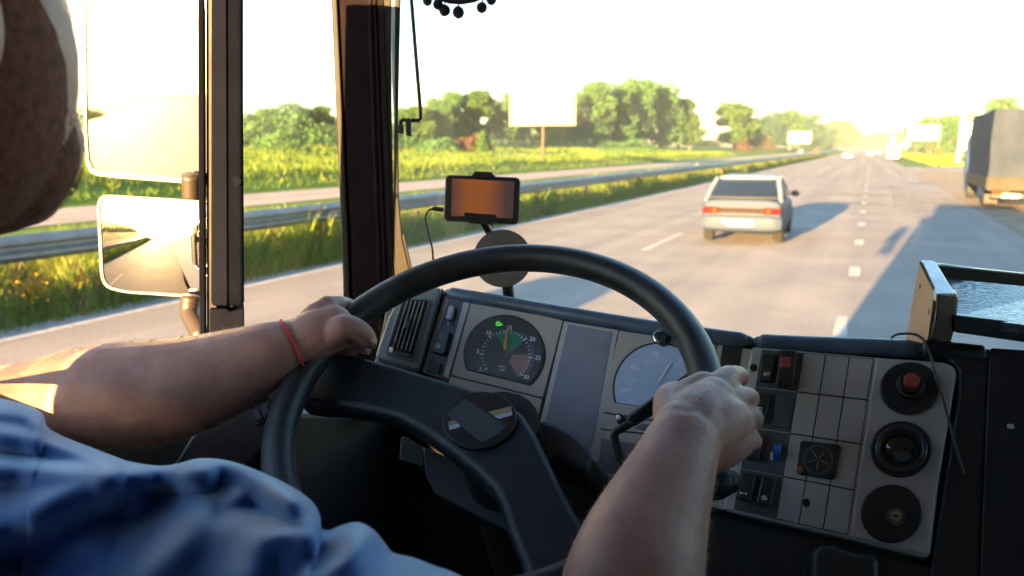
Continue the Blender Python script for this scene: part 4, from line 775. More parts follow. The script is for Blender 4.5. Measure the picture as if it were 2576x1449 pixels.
for i in range(2, 5):
    for j in range(4): dpart('blank_plate', [G(US[i]+.005, VS[j]+.004), G(US[i+1]-.005, VS[j]+.004), G(US[i+1]-.005, VS[j+1]-.004), G(US[i]+.005, VS[j+1]-.004)], .004, .0056, M_PANEL, rp, bevel=.0006)
for j in (1, 2, 3): dpart('bay_divider', [G(0, VS[j]-.002), G(.37, VS[j]-.002), G(.37, VS[j]+.002), G(0, VS[j]+.002)], .005, .0058, M_PANEL, rp)
def rocker(name, pts, lab=None, h=.013, m=M_SWITCH):
    fr_ = dpart(name, c7(*pts), .005, h, m, rp, bevel=.0022, seg=3); return fr_
rocker('horn_switch', [(245, 203), (325, 213), (303, 345), (300, 368), (226, 360), (228, 340)]); rocker('hazard_switch', [(345, 190), (440, 200), (418, 385), (405, 402), (322, 388), (325, 365)], h=.018)
rocker('rocker_switch', [(222, 420), (292, 430), (262, 580), (196, 570)]); rocker('blank_switch', [(322, 432), (422, 445), (388, 628), (298, 604)], h=.0075, m=M_SWD)
rocker('rocker_switch', [(178, 645), (252, 655), (222, 812), (150, 800)]); rocker('rocker_switch', [(130, 868), (212, 880), (178, 1035), (92, 1018)]); rocker('rocker_switch', [(246, 890), (326, 904), (290, 1066), (208, 1048)])
tw = MB(); cx, cy = c7((322, 755)); pr = []
for k in range(15): t = k/14; pr.append((t, .004+.012*sin(pi*t)))
vv = []
for t, h in pr:
    y = -23+46*t; 
    for s in (-1, 1): vv.append(DP.pt(cx-y*.12+s*9+2, cy+y, h))
tw.add(vv, [(2*i, 2*i+1, 2*i+3, 2*i+2) for i in range(14)]+[tuple(range(0, 30, 2)), tuple(range(29, 0, -2))]); dmb('blue_thumbwheel', tw, M_BLUE, rp); dpart('thumbwheel_cap', c7((288, 755), (308, 757), (303, 805), (285, 802)), .005, .010, mat('pale_wheel_end', (.6, .4, .3), .5), rp, bevel=.001)
dpart('hazard_lamp', c7((350, 235), (408, 240), (402, 300), (345, 294)), .0175, .019, M_RED, rp, bevel=.0008)
mb = MB()
for i in range(4):
    for j in (0, 1, 3, 4):
        q = c7((345+18*i-3*j, 212+16*j if j < 2 else 306+14*(j-2))); mb.slab(DP, ell(q[0], q[1], 2.2, n=8), .018, .0186)
dmb('hazard_dimples', mb, M_RUBBER, rp)
mb = MB(); 
def sym(pts, w=1.2, h=.013):
    q = [DP.pt(x, y, h+.0004) for x, y in c7(*pts)]; mb.tube(q, w*.00045, 6)
sym([(252, 318), (262, 330), (284, 330), (284, 316), (262, 320), (252, 336)]); sym([(210, 512), (240, 515), (238, 532), (207, 528), (210, 512)]); sym([(225, 513), (222, 530)]); sym([(188, 742), (198, 750), (194, 764), (180, 768)])
sym([(122, 985), (122, 998)]); sym([(122, 991), (155, 996)]); sym([(157, 988), (155, 1002)]); sym([(242, 1010), (262, 1012), (272, 1026), (258, 1030), (240, 1024), (242, 1010)]); sym([(255, 1005), (252, 1030)])
dmb('switch_symbols', mb, M_WHITE, rp)
mb = MB(); q = c7((192, 277)); mb.slab(DP, ell(q[0], q[1], 9.5, n=20), .003, .0055); dmb('screw', mb, M_RUBBER, rp, bevel=.0006)
dpart('peg_hole', c7(*(ell(490, 1040, 20, 24, 16, 90, 270)+[(465, 1018), (465, 1060)][:0]+ell(490, 1040, 20, 24, 16, -90, 90))), .005, .0062, M_RUBBER, rp)
# small square gauge with four screws
sg = dpart('square_gauge', rrect(quad(c7((458, 690)), c7((690, 716)), c7((655, 915)), c7((432, 880))), 0, 0, 1, 1, .12, .12), .005, .0085, M_FACE, rp, bevel=.001)
mb = MB(); q0 = c7((555, 800))
for k in range(40): t = 2*pi*k/40; mb.slab(DP, [(q0[0]+r*cos(t+d), q0[1]+r*sin(t+d)) for r, d in ((32, -.02), (39, -.02), (39, .02), (32, .02))], .0085, .0092)
for k in range(5): t = 2*pi*k/5+.4; mb.tube([DP.pt(q0[0]+4*cos(t), q0[1]+4*sin(t), .0092), DP.pt(q0[0]+26*cos(t), q0[1]+26*sin(t), .0092)], .0007, 6)
dmb('gauge_scale', mb, mat('gauge_print', (.22, .2, .18), .5), sg)
for (x, y, c_) in ((475, 715, M_RUBBER), (662, 738, M_RUBBER), (452, 858, mat('orange_screw', (.35, .1, .03), .4)), (640, 880, M_RUBBER)): q = c7((x, y)); dpart('screw', ell(q[0], q[1], 8.5, n=16), .0085, .0105, c_, sg, bevel=.0008)
# three round inserts
def disc(cx, cy, rx, ry, label=None):
    q = c7((cx, cy)); return dpart('round_insert', ell(q[0], q[1], rx*.4444, ry*.4444, 56), .006, .011, M_BLACK, rp, bevel=.002)
d1 = disc(1070, 400, 170, 148); dpart('insert_notch', c7((1032, 515), (1048, 516), (1046, 535), (1030, 533)), .009, .0114, M_RUBBER, d1)
kb = DP.pt(*c7((1072, 392)), .011); mb = MB().tube([kb, kb+DN*.004, kb+DN*.005, kb+DN*.014], [.015, .0145, .0115, .0105], 28); dmb('button_collar', mb, M_BLACK, d1, smooth=True)
kb = kb+DN*.014; mb = MB().tube([kb, kb+DN*.008, kb+DN*.0095], [.0078, .0078, .007], 24); dmb('red_button', mb, M_RED, d1, smooth=True)
d2 = disc(1022, 742, 173, 158); q = c7((1022, 742)); o = ell(q[0], q[1], 66, 60, 56); i_ = ell(q[0], q[1], 51, 47, 56)
mb = MB(); vv = [DP.pt(*p, .011) for p in o]+[DP.pt(*lerp(a_, b_, .5), .017) for a_, b_ in zip(o, i_)]+[DP.pt(*p, .0105) for p in i_]; mb.add(vv, [(r_*56+k, r_*56+(k+1) % 56, (r_+1)*56+(k+1) % 56, (r_+1)*56+k) for r_ in (0, 1) for k in range(56)]); dmb('insert_ring', mb, mat('satin_black', (.04, .04, .045), .28), d2, smooth=True, auto=180)
bc = DP.pt(q[0], q[1], .0); Mr = np.stack([np.array([1., 0, 0]), np.cross(DN, [1., 0, 0]), DN], 1); dmb('ball_lens', MB().ball(bc, (.0235, .0215, .016), 16, Mr), mat('gloss_black', (.01, .01, .012), .08, coat=1), d2, smooth=True, auto=180)
mb = MB()
for k in range(8): t = radians(-80+k*45); mb.slab(DP, ell(q[0]+58*cos(t), q[1]+53*sin(t), 3.0, n=8), .016, .0178)
dmb('ring_marks', mb, M_SWD, d2)
d3 = disc(968, 1105, 173, 165); kb = DP.pt(*c7((990, 1125)), .011); mb = MB().tube([kb, kb+DN*.004], [.0095, .009], 24); dmb('lock_collar', mb, mat('lock_metal', (.16, .15, .15), .3, .8), d3, smooth=True)
mb = MB().tube([kb+DN*.004, kb+DN*.007], [.006, .0055], 24); dmb('lock_barrel', mb, M_CHROME, d3, smooth=True); mb = MB().box((-.003, -.0008, 0), (.003, .0008, .002)); mb.v = [tuple(kb+DN*.007+Mr@np.array(p)) for p in mb.v]; dmb('key_slot', mb, M_RUBBER, d3)
# loose cable over the dash
cb = thing('loose_cable', 'thin dark cable lying over the dash roll and hanging down the right switch panel', 'cable', tuple(at(2330, 900, .9)))
pts = [((965, 122), .012), ((1000, 108), .016), ((1080, 110), .018), ((1130, 128), .016), ((1160, 175), .018), ((1190, 240), .014), ((1212, 340), .014), ((1258, 480), .014), ((1300, 640), .013), ((1340, 780), .013), ((1372, 885), .012)]
lobj('wire', MB().tube(smooth_path([DP.pt(*c7(p), h=h) for p, h in pts], 8), .0014, 8), mat('cable_grey', (.06, .065, .06), .45), cb, smooth=True, auto=180)
# ---- tray on the right of the dash
tr = thing('dash_tray', 'black framed tray with plywood end panel standing on the right of the dash', 'tray', tuple(at(2340, 870, .92)))
TX = Plane(at(2354, 735, .875), (-.8, -.62, 0))
lobj('end_panel', MB().slab(TX, c3((350, 108), (372, 100), (572, 540), (478, 1185), (400, 1222), (160, 1175)), -.022, -.001, d=ray(2330, 760)/np.linalg.norm(ray(2330, 760))), M_TRAY, tr, bevel=.003)
lobj('plywood_lining', MB().slab(TX, c3((366, 130), (566, 548), (478, 1172), (400, 1210), (180, 1166)), -.004, .0012), M_WOOD, tr)
for (x, y) in ((378, 445), (500, 790)): lobj('nail_slot', MB().slab(TX, c3((x, y-32), (x+6, y-30), (x-2, y+40), (x-8, y+38)), .001, .0018), M_RUBBER, tr)
TF = Plane(at(2354, 735, .865), (-fh+np.array([.15, 0, .1])))
CAPP = [(356, 100), (400, 86), (530, 92), (585, 120), (830, 520), (818, 548), (580, 548), (560, 520)]
lobj('top_cap', MB().prism([at(*q_, .862+(552-p[1])/450*.11) for p in CAPP for q_ in [c3(p)]], [at(*q_, .868+(552-p[1])/450*.11)-np.array([0, 0, .01]) for p in CAPP for q_ in [c3(p)]]), mat('pale_grey_cap', (.8, .85, .85), .3, var=.15, scale=30, coat=.3), tr, bevel=.002)  # top face paler than the rest of the frame
lobj('front_post', MB().slab(TF, c3((575, 535), (820, 530), (845, 560), (868, 620), (845, 840), (800, 1080), (770, 1180), (735, 1222), (600, 1225), (480, 1170), (555, 850), (572, 640)), -.05, .002, d=ray(2372, 780)/np.linalg.norm(ray(2372, 780))+np.array([0, 0, .1])), M_TRAY, tr, bevel=.006, seg=4)
TB = Plane(at(2450, 690, 1.04), -fh); lobj('back_rail', MB().slab(TB, c3((590, 150), (700, 150), (1775, 286), (2300, 350), (2300, 620), (1775, 520), (600, 400)), -.015, 0), M_TRAY, tr, bevel=.002); lobj('rail_edge', MB().slab(TB, c3((590, 148), (1775, 272), (2300, 338), (2300, 362), (1775, 298), (600, 172)), -.012, .003), mat('satin_edge', (.3, .34, .36), .25, .3), tr, bevel=.0008)
tray = MB(); f4 = [at(*c3((820, 860)), .90), at(*c3((2300, 1030)), .80), at(*c3((2300, 500)), .96), at(*c3((700, 340)), 1.03)]; tray.prism([p for p in f4], [p-np.array([0, 0, .01]) for p in f4])
def crackmat():
    m = mat('crackled_black_vinyl', (.03, .045, .06), .22, coat=.3); n = m.node_tree.nodes; l = m.node_tree.links; b = n['Principled BSDF']; tc = n.new('ShaderNodeTexCoord'); nz = n.new('ShaderNodeTexNoise'); nz.inputs['Scale'].default_value = 30
    va = n.new('ShaderNodeVectorMath'); va.operation = 'MULTIPLY_ADD'; va.inputs[1].default_value = (.05, .05, .05); l.new(tc.outputs['Object'], nz.inputs[0]); l.new(nz.outputs[1], va.inputs[0]); l.new(tc.outputs['Object'], va.inputs[2])
    vo = n.new('ShaderNodeTexVoronoi'); vo.feature = 'DISTANCE_TO_EDGE'; vo.inputs['Scale'].default_value = 120; l.new(va.outputs[0], vo.inputs[0]); mr = n.new('ShaderNodeMapRange'); mr.inputs[2].default_value = .12; l.new(vo.outputs[0], mr.inputs[0])
    bp = n.new('ShaderNodeBump'); bp.inputs['Strength'].default_value = .9; bp.inputs['Distance'].default_value = .0025; l.new(mr.outputs[0], bp.inputs['Height']); l.new(bp.outputs[0], b.inputs['Normal']); return m
lobj('tray_base', tray, crackmat(), tr); TFR = Plane(at(2450, 800, .86), (-fh+np.array([-.25, 0, 0]))); lobj('front_rail', MB().slab(TFR, c3((830, 838), (1775, 948), (2300, 1010), (2300, 1280), (1775, 1212), (825, 1075)), -.018, 0), M_TRAY, tr, bevel=.002)
lobj('foot', MB().tube([at(*c3((600, 1210)), .885), at(*c3((600, 1290)), .9)], .012, 12), M_TRAY, tr); lobj('wing_nut', MB().tube([at(*c3((690, 1245)), .87), at(*c3((745, 1225)), .87), at(*c3((800, 1225)), .87)], [.002, .003, .002], 8), M_TRAY, tr, smooth=True)
# ================================================================== STEERING WHEEL
tw_, yw_ = .5764, -.1113
WN = np.array([sin(yw_)*-sin(tw_), -sin(tw_)*cos(yw_), cos(tw_)]); WU = np.array([cos(yw_), -sin(yw_), 0.]); WU -= WN*(WU@WN); WU /= np.linalg.norm(WU); WV = np.cross(WN, WU)
q = ray(1227.2, 998.3); WC = CAM+q/np.linalg.norm(q)*.8854; WR, Wr = .235, .018
sw = thing('steering_wheel', 'large black two spoke steering wheel with a dark glossy hub badge, held by both hands', 'steering wheel', tuple(WC))
mb = MB(); n1, n2 = 160, 20; vv = []
for i in range(n1):
    t = 2*pi*i/n1; rd_ = WU*cos(t)+WV*sin(t)
    for j in range(n2):
        p_ = 2*pi*j/n2; rr_ = Wr*(1+.03*cos(3*p_)); vv.append(WC+rd_*(WR+rr_*cos(p_))+WN*rr_*1.02*sin(p_))
mb.add(vv, [(i*n2+j, ((i+1) % n1)*n2+j, ((i+1) % n1)*n2+(j+1) % n2, i*n2+(j+1) % n2) for i in range(n1) for j in range(n2)]); lobj('rim', mb, M_RIM, sw, smooth=True, auto=180)
SP = Plane(WC-WN*.03, WN)
up_e = [(752, 905), (800, 876), (880, 884), (1000, 915), (1100, 945), (1160, 962), (1230, 985), (1272, 1003), (1315, 1035), (1345, 1080), (1375, 1140), (1410, 1215), (1445, 1280), (1490, 1345), (1540, 1380), (1530, 1470), (1460, 1520)]
lo_e = [(1370, 1520), (1330, 1470), (1304, 1405), (1275, 1330), (1255, 1270), (1235, 1230), (1195, 1188), (1130, 1135), (1060, 1085), (1000, 1052), (940, 1035), (860, 1022), (800, 1020), (752, 1014), (745, 960)]
lobj('spokes', MB().slab(SP, smooth2 if False else up_e+lo_e, -.03, 0), M_BLACKL, sw, bevel=.012, seg=4)
EP = Plane(WC-WN*.028, WN); ec = (1207, 1059)
bd = lobj('hub_badge', MB().slab(EP, ell(ec[0], ec[1], 93, 72, 64, rot=-8), -.004, .002), M_RUBBER, sw, bevel=.0015); L0 = sw.location
def bpart(name, poly, h0, h1, m): 
    mb = MB().slab(EP, poly, h0, h1); mb.v = [(x-L0[0], y-L0[1], z-L0[2]) for x, y, z in mb.v]; return obj(name, mb, m, bd)
bpart('badge_face', ell(ec[0], ec[1], 84, 64, 64, rot=-8), .001, .0026, mat('badge_gloss', (.01, .012, .018), .3, coat=.1))
bpart('badge_band', c9((540, 1172), (690, 1052), (1000, 1255), (1030, 1262), (960, 1330), (850, 1392), (815, 1395)), .0026, .0031, mat('slate_print', (.045, .06, .075), .35, var=.1))
M_GOLD = mat('gold_print', (.3, .23, .13), .4); M_SILP = mat('silver_print', (.38, .42, .55), .35)
bpart('gold_stripe', c9((878, 1156), (1056, 1110), (1066, 1146), (918, 1186)), .0026, .003, M_GOLD); bpart('silver_stripe', c9((922, 1189), (1066, 1150), (1068, 1182), (958, 1212)), .0026, .003, M_SILP)
bpart('gold_stripe', c9((556, 1236), (606, 1222), (628, 1244), (556, 1264)), .0026, .003, M_GOLD); bpart('silver_stripe', c9((556, 1268), (632, 1248), (654, 1276), (566, 1302)), .0026, .003, M_SILP)
# column with cowl, stalk, ignition
co = thing('steering_column', 'black steering column with cowl below the wheel hub', 'steering column', tuple(WC-WN*.1))
base = WC-WN*.05; lobj('column_tube', MB().tube([base, WC-WN*.16, WC-WN*.5], [.05, .055, .06], 20), M_DARK, co, smooth=True)
CP = Plane(WC-WN*.09, WN+np.array([0, -.2, 0])); lobj('cowl', MB().slab(CP, [(1360, 1050), (1400, 1064), (1445, 1090), (1482, 1125), (1500, 1160), (1495, 1188), (1450, 1180), (1395, 1150), (1300, 1200), (1280, 1120)], -.05, 0), mat('cowl_blue_black', (.035, .042, .055), .4, bump=.3, bscale=700), co, bevel=.008, seg=3)
CQ = Plane(WC-WN*.13, WN+np.array([0, -.4, 0])); lobj('lower_cowl', MB().slab(CQ, [(1060, 1120), (1130, 1150), (1220, 1215), (1300, 1330), (1290, 1345), (1200, 1300), (1090, 1240), (1068, 1195)], -.05, 0), M_BLACKL, co, bevel=.01, seg=3)
lobj('bracket', MB().slab(CQ, [(1000, 1090), (1012, 1088), (1062, 1120), (1060, 1170), (995, 1150)], -.03, -.01), M_DARK, co, bevel=.003); 
bz = at(1500, 1205, .87); mb = MB()
for k in range(7): p = at(1490+7*k, 1200+8*k, .87); mb.ball(p, (.011, .011, .02), 8)
lobj('rubber_boot', mb, M_RUBBER, co, smooth=True)
st = thing('stalk_lever', 'bent black stalk lever with a white wiper symbol in front of the speedometer', 'lever', tuple(at(1600, 1060, .86)))
PSK = Plane(at(1640, 1000, .86), (-fh+np.array([0, 0, .3])))
h1_ = lobj('handle', MB().slab(PSK, c6((296, 800), (540, 618), (735, 478), (800, 440), (800, 500), (610, 690), (480, 790), (345, 872), (310, 860)), -.014, 0), M_BLACK, st, bevel=.003, seg=3)
lobj('rod', MB().tube(smooth_path([PSK.pt(*p, h=-.007) for p in c6((320, 850), (240, 895), (207, 920), (212, 970), (245, 1090), (275, 1180), (330, 1330))], 5), .0046, 12), M_BLACK, st, smooth=True, auto=180)
mb = MB(); q = c6((584, 606))
for rr_ in (6.5, 10.5): P = [PSK.pt(*p, h=.0006) for p in ell(q[0], q[1], rr_, rr_*.95, 20)]; mb.tube(P+[P[0]], .0006, 6)
mb.tube([PSK.pt(q[0]-3, q[1]+2, .0006), PSK.pt(q[0]+4, q[1]-4, .0006)], .0006, 6); lobj('symbol', mb, M_WHITE, st)
ig = thing('ignition_lock', 'black ignition knob with a pale ring, just below the right hand', 'ignition lock', tuple(at(1820, 1215, .84)))
lobj('knob', MB().capsule_chain([at(1770, 1215, .84), at(1810, 1215, .83), at(1832, 1212, .83)], [.019, .017, .013]), M_BLACK, ig, smooth=True, auto=180); lobj('knob_cap', MB().ball(at(1800, 1192, .83), (.02, .012, .008), 10), M_BLACK, ig, smooth=True)
P = [at(x, y, .86) for x, y in ell(1843, 1224, 9.5, 15, 20, rot=12)]; lobj('ring', MB().tube(P+[P[0]], .0014, 8), mat('pale_ring', (.5, .6, .85), .3), ig, smooth=True)
# ================================================================== MIRRORS
def side_mirror(label, outline, vp, zc, Rm, sph, arm):
    c = at(*vp, zc); d = ray(*vp); d /= np.linalg.norm(d); nrm = np.array([-.03, -1, .0])-d; nrm /= np.linalg.norm(nrm)
    pl = Plane(c, nrm); r = thing('side_mirror', label, 'side mirror', tuple(c)); u = np.cross([0, 0, 1.], nrm); u /= np.linalg.norm(u); v_ = np.cross(nrm, u)
    loc = [((pl.pt(*p)-c)@u, (pl.pt(*p)-c)@v_) for p in outline]; a0 = min(p[0] for p in loc); a1 = max(p[0] for p in loc); b0 = min(p[1] for p in loc); b1 = max(p[1] for p in loc)
    K = 24; M = len(loc); cx, cy = (a0+a1)/2, (b0+b1)/2; mb = MB(); vv = []
    ex, ey = ((a0+a1)/2, (b0+b1)/2) if False else (0, 0)
    def dz(x, y): return -((x-ex)**2+(y-ey)**2)/(2*Rm) if sph else 0
    vv.append(c+u*cx+v_*cy+nrm*(dz(cx, cy)+.001))
    for k in range(1, K+1):
        for (x, y) in loc: X_, Y_ = cx+(x-cx)*k/K*.965, cy+(y-cy)*k/K*.965; vv.append(c+u*X_+v_*Y_+nrm*(dz(X_, Y_)+.001))
    fs = [(0, 1+j, 1+(j+1) % M) for j in range(M)]+[(1+(k-1)*M+j, 1+k*M+j, 1+k*M+(j+1) % M, 1+(k-1)*M+(j+1) % M) for k in range(1, K) for j in range(M)]; mb.add(vv, fs); lobj('glass', mb, M_MIRROR, r, smooth=True, auto=180)
    bk = MB(); f0 = [c+u*x+v_*y+nrm*(dz(x, y)+.004) for x, y in loc]; f1 = [c+u*(cx+(x-cx)*.962)+v_*(cy+(y-cy)*.962)+nrm*(dz(x, y)+.004) for x, y in loc]; f2 = [p-nrm*.01 for p in f1]; b0_ = [p-nrm*.03 for p in f0]; b1_ = [c+u*(cx+(x-cx)*.8)+v_*(cy+(y-cy)*.8)-nrm*.075 for x, y in loc]
    bk.add(f2+f1+f0+b0_+b1_, [(i*M+j, i*M+(j+1) % M, (i+1)*M+(j+1) % M, (i+1)*M+j) for i in range(4) for j in range(M)]+[tuple(range(4*M, 5*M))]); lobj('housing', bk, M_MHOUSE, r, smooth=True, auto=40)
    lobj('arm', MB().tube(smooth_path([at(*p) for p in arm], 5), .017, 14), M_MARM, r, smooth=True, auto=180); return r
M_MHOUSE = mat('mirror_housing', (.012, .011, .01), .45, var=.1); M_MARM = mat('mirror_arm', (.03, .022, .018), .4)
side_mirror('tall upper driver side mirror blazing with reflected low sun', [(590, -200), (590, 470), (560, 469), (490, 462), (300, 448), (245, 441), (228, 432), (219, 410), (214, 330), (210, 0), (206, -200)], (391, 235), 1.5, 5, False, [(480, 440, 1.5), (482, 500, 1.52)])
def rnd(pts, r=22):
    out = []
    for i, p in enumerate(pts):
        a_, b_ = pts[i-1], pts[(i+1) % len(pts)]
        for t in (0, .25, .5, .75, 1):
            d1 = sqrt((a_[0]-p[0])**2+(a_[1]-p[1])**2); d2 = sqrt((b_[0]-p[0])**2+(b_[1]-p[1])**2); pa = lerp(p, a_, min(.45, r/d1)); pb = lerp(p, b_, min(.45, r/d2)); out.append(lerp(lerp(pa, p, t), lerp(p, pb, t), t))
    return out
side_mirror('wide lower driver side mirror reflecting the road behind and the white cab flank', rnd([(237, 488), (590, 510), (590, 757), (500, 750), (300, 737), (247, 722)], 34), (415, 597), 1.5, .85, True, [(480, 745, 1.5), (478, 790, 1.5), (510, 850, 1.45)])
# ================================================================== DRIVER
person = thing('person', 'driver in a blue shirt, red thread on the left wrist, steering with both hands', 'person', (-.4, .1, 1.2))
def rimpt(k): t = radians(k); return WC+(WU*cos(t)+WV*sin(t))*WR
b = MB()
def limb(pts, n=18): b.capsule_chain([at(x, y, z) for x, y, z, r in pts], [r*z/F for x, y, z, r in pts], n)
# torso, neck, head (world coordinates)
b.ball((-.47, .13, 1.58), (.17, .12, .24), 14); b.ball((-.47, .13, 1.77), (.2, .085, .07), 14); b.ball((-.46, .12, 1.36), (.16, .13, .18), 12)
HD = at(-196, 112, .475); b.capsule_chain([(-.48, .15, 1.78), HD+[-.02, -.06, -.2], HD+[0, -.03, -.1]], [.062, .056, .055])
RH = np.array([[cos(.45), -sin(.45), 0], [sin(.45), cos(.45), 0], [0, 0, 1]])
def hb_(off, r, n): b.ball(HD+RH@np.array(off), r, n, RH)
hb_([0, 0, 0], (.078, .098, .118), 16); hb_([0, .045, -.055], (.062, .06, .06), 12); hb_([0, .075, -.095], (.032, .026, .022), 10)
hb_([0, .106, -.01], (.012, .018, .025), 8); hb_([0, .096, .03], (.045, .012, .012), 8); hb_([0, .1, -.058], (.024, .012, .006), 8); hb_([0, .098, -.07], (.02, .012, .006), 8)
for s in (-1, 1): hb_([.069*s, -.055, .005], (.006, .018, .027), 8)
# left arm
eL = at(-70, 1030, .965); b.capsule_chain([(-.64, .15, 1.77), (-.71, .25, 1.72), (-.79, .40, 1.70), eL], [.055, .055, .054, .05])
limb([(-70, 1030, .965, 106), (60, 1018, .97, 108), (180, 1003, .975, 124), (300, 993, .97, 134), (400, 985, .965, 132), (500, 962, .96, 121), (600, 925, .955, 103), (680, 890, .95, 82), (730, 873, .96, 70), (765, 862, .965, 64)], 24)
# left hand
def hand(ch): 
    for c in ch: limb(c, 14)
hand([[(752, 866, .96, 64), (800, 838, .965, 64), (838, 818, .97, 52)], [(770, 880, .965, 40), (830, 850, .97, 42), (868, 838, .975, 34)], [(765, 848, .965, 42), (800, 800, .975, 42), (822, 772, .985, 29)],
      [(820, 772, .985, 27), (850, 766, 1.005, 22), (872, 768, 1.035, 20), (890, 782, 1.06, 19), (893, 800, 1.07, 18)],
      [(800, 800, .99, 30), (835, 785, 1.02, 26), (868, 800, 1.06, 22), (885, 830, 1.065, 20), (900, 855, 1.045, 18), (915, 872, 1.02, 15)],
      [(810, 840, 1.0, 30), (850, 850, 1.03, 24), (880, 868, 1.03, 18), (905, 877, 1.015, 15.5), (921, 882, 1.005, 13.5)],
      [(800, 850, 1.0, 30), (835, 868, 1.03, 22), (868, 880, 1.02, 16), (890, 888, 1.01, 13)],
      [(835, 838, .955, 38), (866, 823, .95, 33), (893, 828, .955, 30), (915, 842, .962, 27), (928, 856, .968, 22), (934, 864, .972, 16)]])
# right arm
eR = at(1560, 1640, .56); b.capsule_chain([(-.28, .12, 1.76), (-.19, .19, 1.66), (-.11, .26, 1.59), eR], [.058, .056, .052, .047])
limb([(1560, 1640, .56, 175), (1585, 1500, .585, 178), (1610, 1400, .605, 164), (1640, 1310, .625, 142), (1672, 1230, .645, 120), (1698, 1165, .665, 104), (1716, 1120, .68, 96)], 28)
hand([[(1716, 1125, .682, 92), (1750, 1065, .705, 86), (1790, 1010, .735, 62)], [(1716, 1120, .685, 80), (1795, 1070, .715, 84), (1845, 1060, .745, 55)], [(1725, 1140, .69, 66), (1800, 1115, .72, 72), (1855, 1110, .745, 46)],
      [(1770, 1040, .72, 60), (1812, 975, .75, 42), (1832, 950, .765, 32)],
      [(1830, 950, .765, 31), (1852, 945, .79, 26), (1862, 950, .82, 23), (1845, 965, .85, 21), (1810, 975, .865, 19)],
      [(1800, 1020, .73, 50), (1862, 1003, .752, 32), (1880, 1000, .765, 27), (1886, 1004, .79, 24), (1870, 1012, .83, 22), (1825, 1015, .855, 20)],
      [(1810, 1060, .73, 55), (1878, 1050, .752, 32), (1895, 1052, .765, 26), (1893, 1060, .795, 23), (1865, 1066, .83, 21), (1820, 1060, .85, 19)],
      [(1810, 1110, .73, 55), (1875, 1105, .752, 32), (1892, 1110, .765, 25), (1888, 1118, .79, 22), (1862, 1118, .82, 19), (1815, 1105, .835, 17)],
      [(1720, 1090, .69, 84), (1684, 1035, .71, 44), (1680, 1000, .735, 33), (1700, 985, .765, 27), (1735, 985, .785, 24), (1765, 975, .79, 19)],
      [(1745, 1050, .71, 62), (1720, 1000, .735, 40), (1770, 975, .75, 42)]])
bo = obj('body', MB(), M_SKIN); bpy.data.objects.remove(bo)
L = person.location; b.v = [(x-L[0], y-L[1], z-L[2]) for x, y, z in b.v]; body = obj('body', b, M_SKIN, person)
rm = body.modifiers.new('remesh', 'REMESH'); rm.mode = 'VOXEL'; rm.voxel_size = .0023; rm.use_smooth_shade = True
sm = body.modifiers.new('smooth', 'SMOOTH'); sm.factor = .5; sm.iterations = 5
def pobj(name, mb, m, **k):
    mb.v = [(x-L[0], y-L[1], z-L[2]) for x, y, z in mb.v]; return obj(name, mb, m, person, **k)
# nails
nb = MB(); fp = at(939, 853, .958); nx = ray(939, 853); nx /= np.linalg.norm(nx); Mn = np.stack([rt*.5+up*-.86, np.cross(-nx, rt*.5+up*-.86), -nx], 1); nb.ball(fp, (.0062, .0038, .0022), 10, Mn); pobj('thumbnail', nb, M_NAIL, smooth=True)
M_BEARD = leafmat('beard_and_shade', (.1, .045, .02), (.2, .1, .045), 60, .4)
# hair and stubble
hb = MB()
P = rng.normal(size=(5200, 3)); P /= np.linalg.norm(P, axis=1)[:, None]; P = P[((P[:, 2] > -.1) & (P[:, 1] < -.62)) | (P[:, 2] > .85)]
for q in P:
    s = HD+RH@(q*np.array([.08, .088, .11])+np.array([0, -.016, .016])); d = RH@(q*.002+np.array([0, -.003, -.006])); t = np.cross(d, q); t = t/(np.linalg.norm(t)+1e-9)*.0003; hb.add([s-t, s+t, s+d+t*.5+q*.002], [(0, 1, 2)])
hb.ball(HD+RH@np.array([0, -.045, .04]), (.07, .066, .09), 14, RH); pobj('hair', hb, M_HAIR)
sb = MB(); P = rng.normal(size=(14000, 3)); P /= np.linalg.norm(P, axis=1)[:, None]; P = P[(P[:, 2] < -.3) & (P[:, 1] > -.5)]
for q in P:
    for c, r in (([0, 0, 0], (.078, .098, .118)), ([0, .045, -.055], (.062, .06, .06))):
        s = HD+RH@(np.array(c)+q*np.array(r)); d = RH@(q*.0022+np.array([0, .001, -.0026])); t = np.cross(d, rng.normal(size=3)); t = t/(np.linalg.norm(t)+1e-9)*.00016; sb.add([s-t, s+t, s+d], [(0, 1, 2)])
pobj('beard_stubble', sb, M_BEARD)
bs = MB(); bs.ball(HD+RH@np.array([0, -.01, -.008]), (.0792, .092, .1125), 24, RH); bs.ball(HD+RH@np.array([0, .037, -.058]), (.0635, .058, .061), 24, RH)  # close beard, spread over the cheeks to put the head's shade into colour
bo_ = pobj('beard_and_shade', bs, mat('close_beard_and_shade', (.17, .066, .04), .8, col2=(.1, .038, .024), scale=160, bump=.7, bscale=650, spec=.2), smooth=True, auto=180)
rm = bo_.modifiers.new('remesh', 'REMESH'); rm.mode = 'VOXEL'; rm.voxel_size = .003; rm.use_smooth_shade = True; sm = bo_.modifiers.new('smooth', 'SMOOTH'); sm.factor = .5; sm.iterations = 10
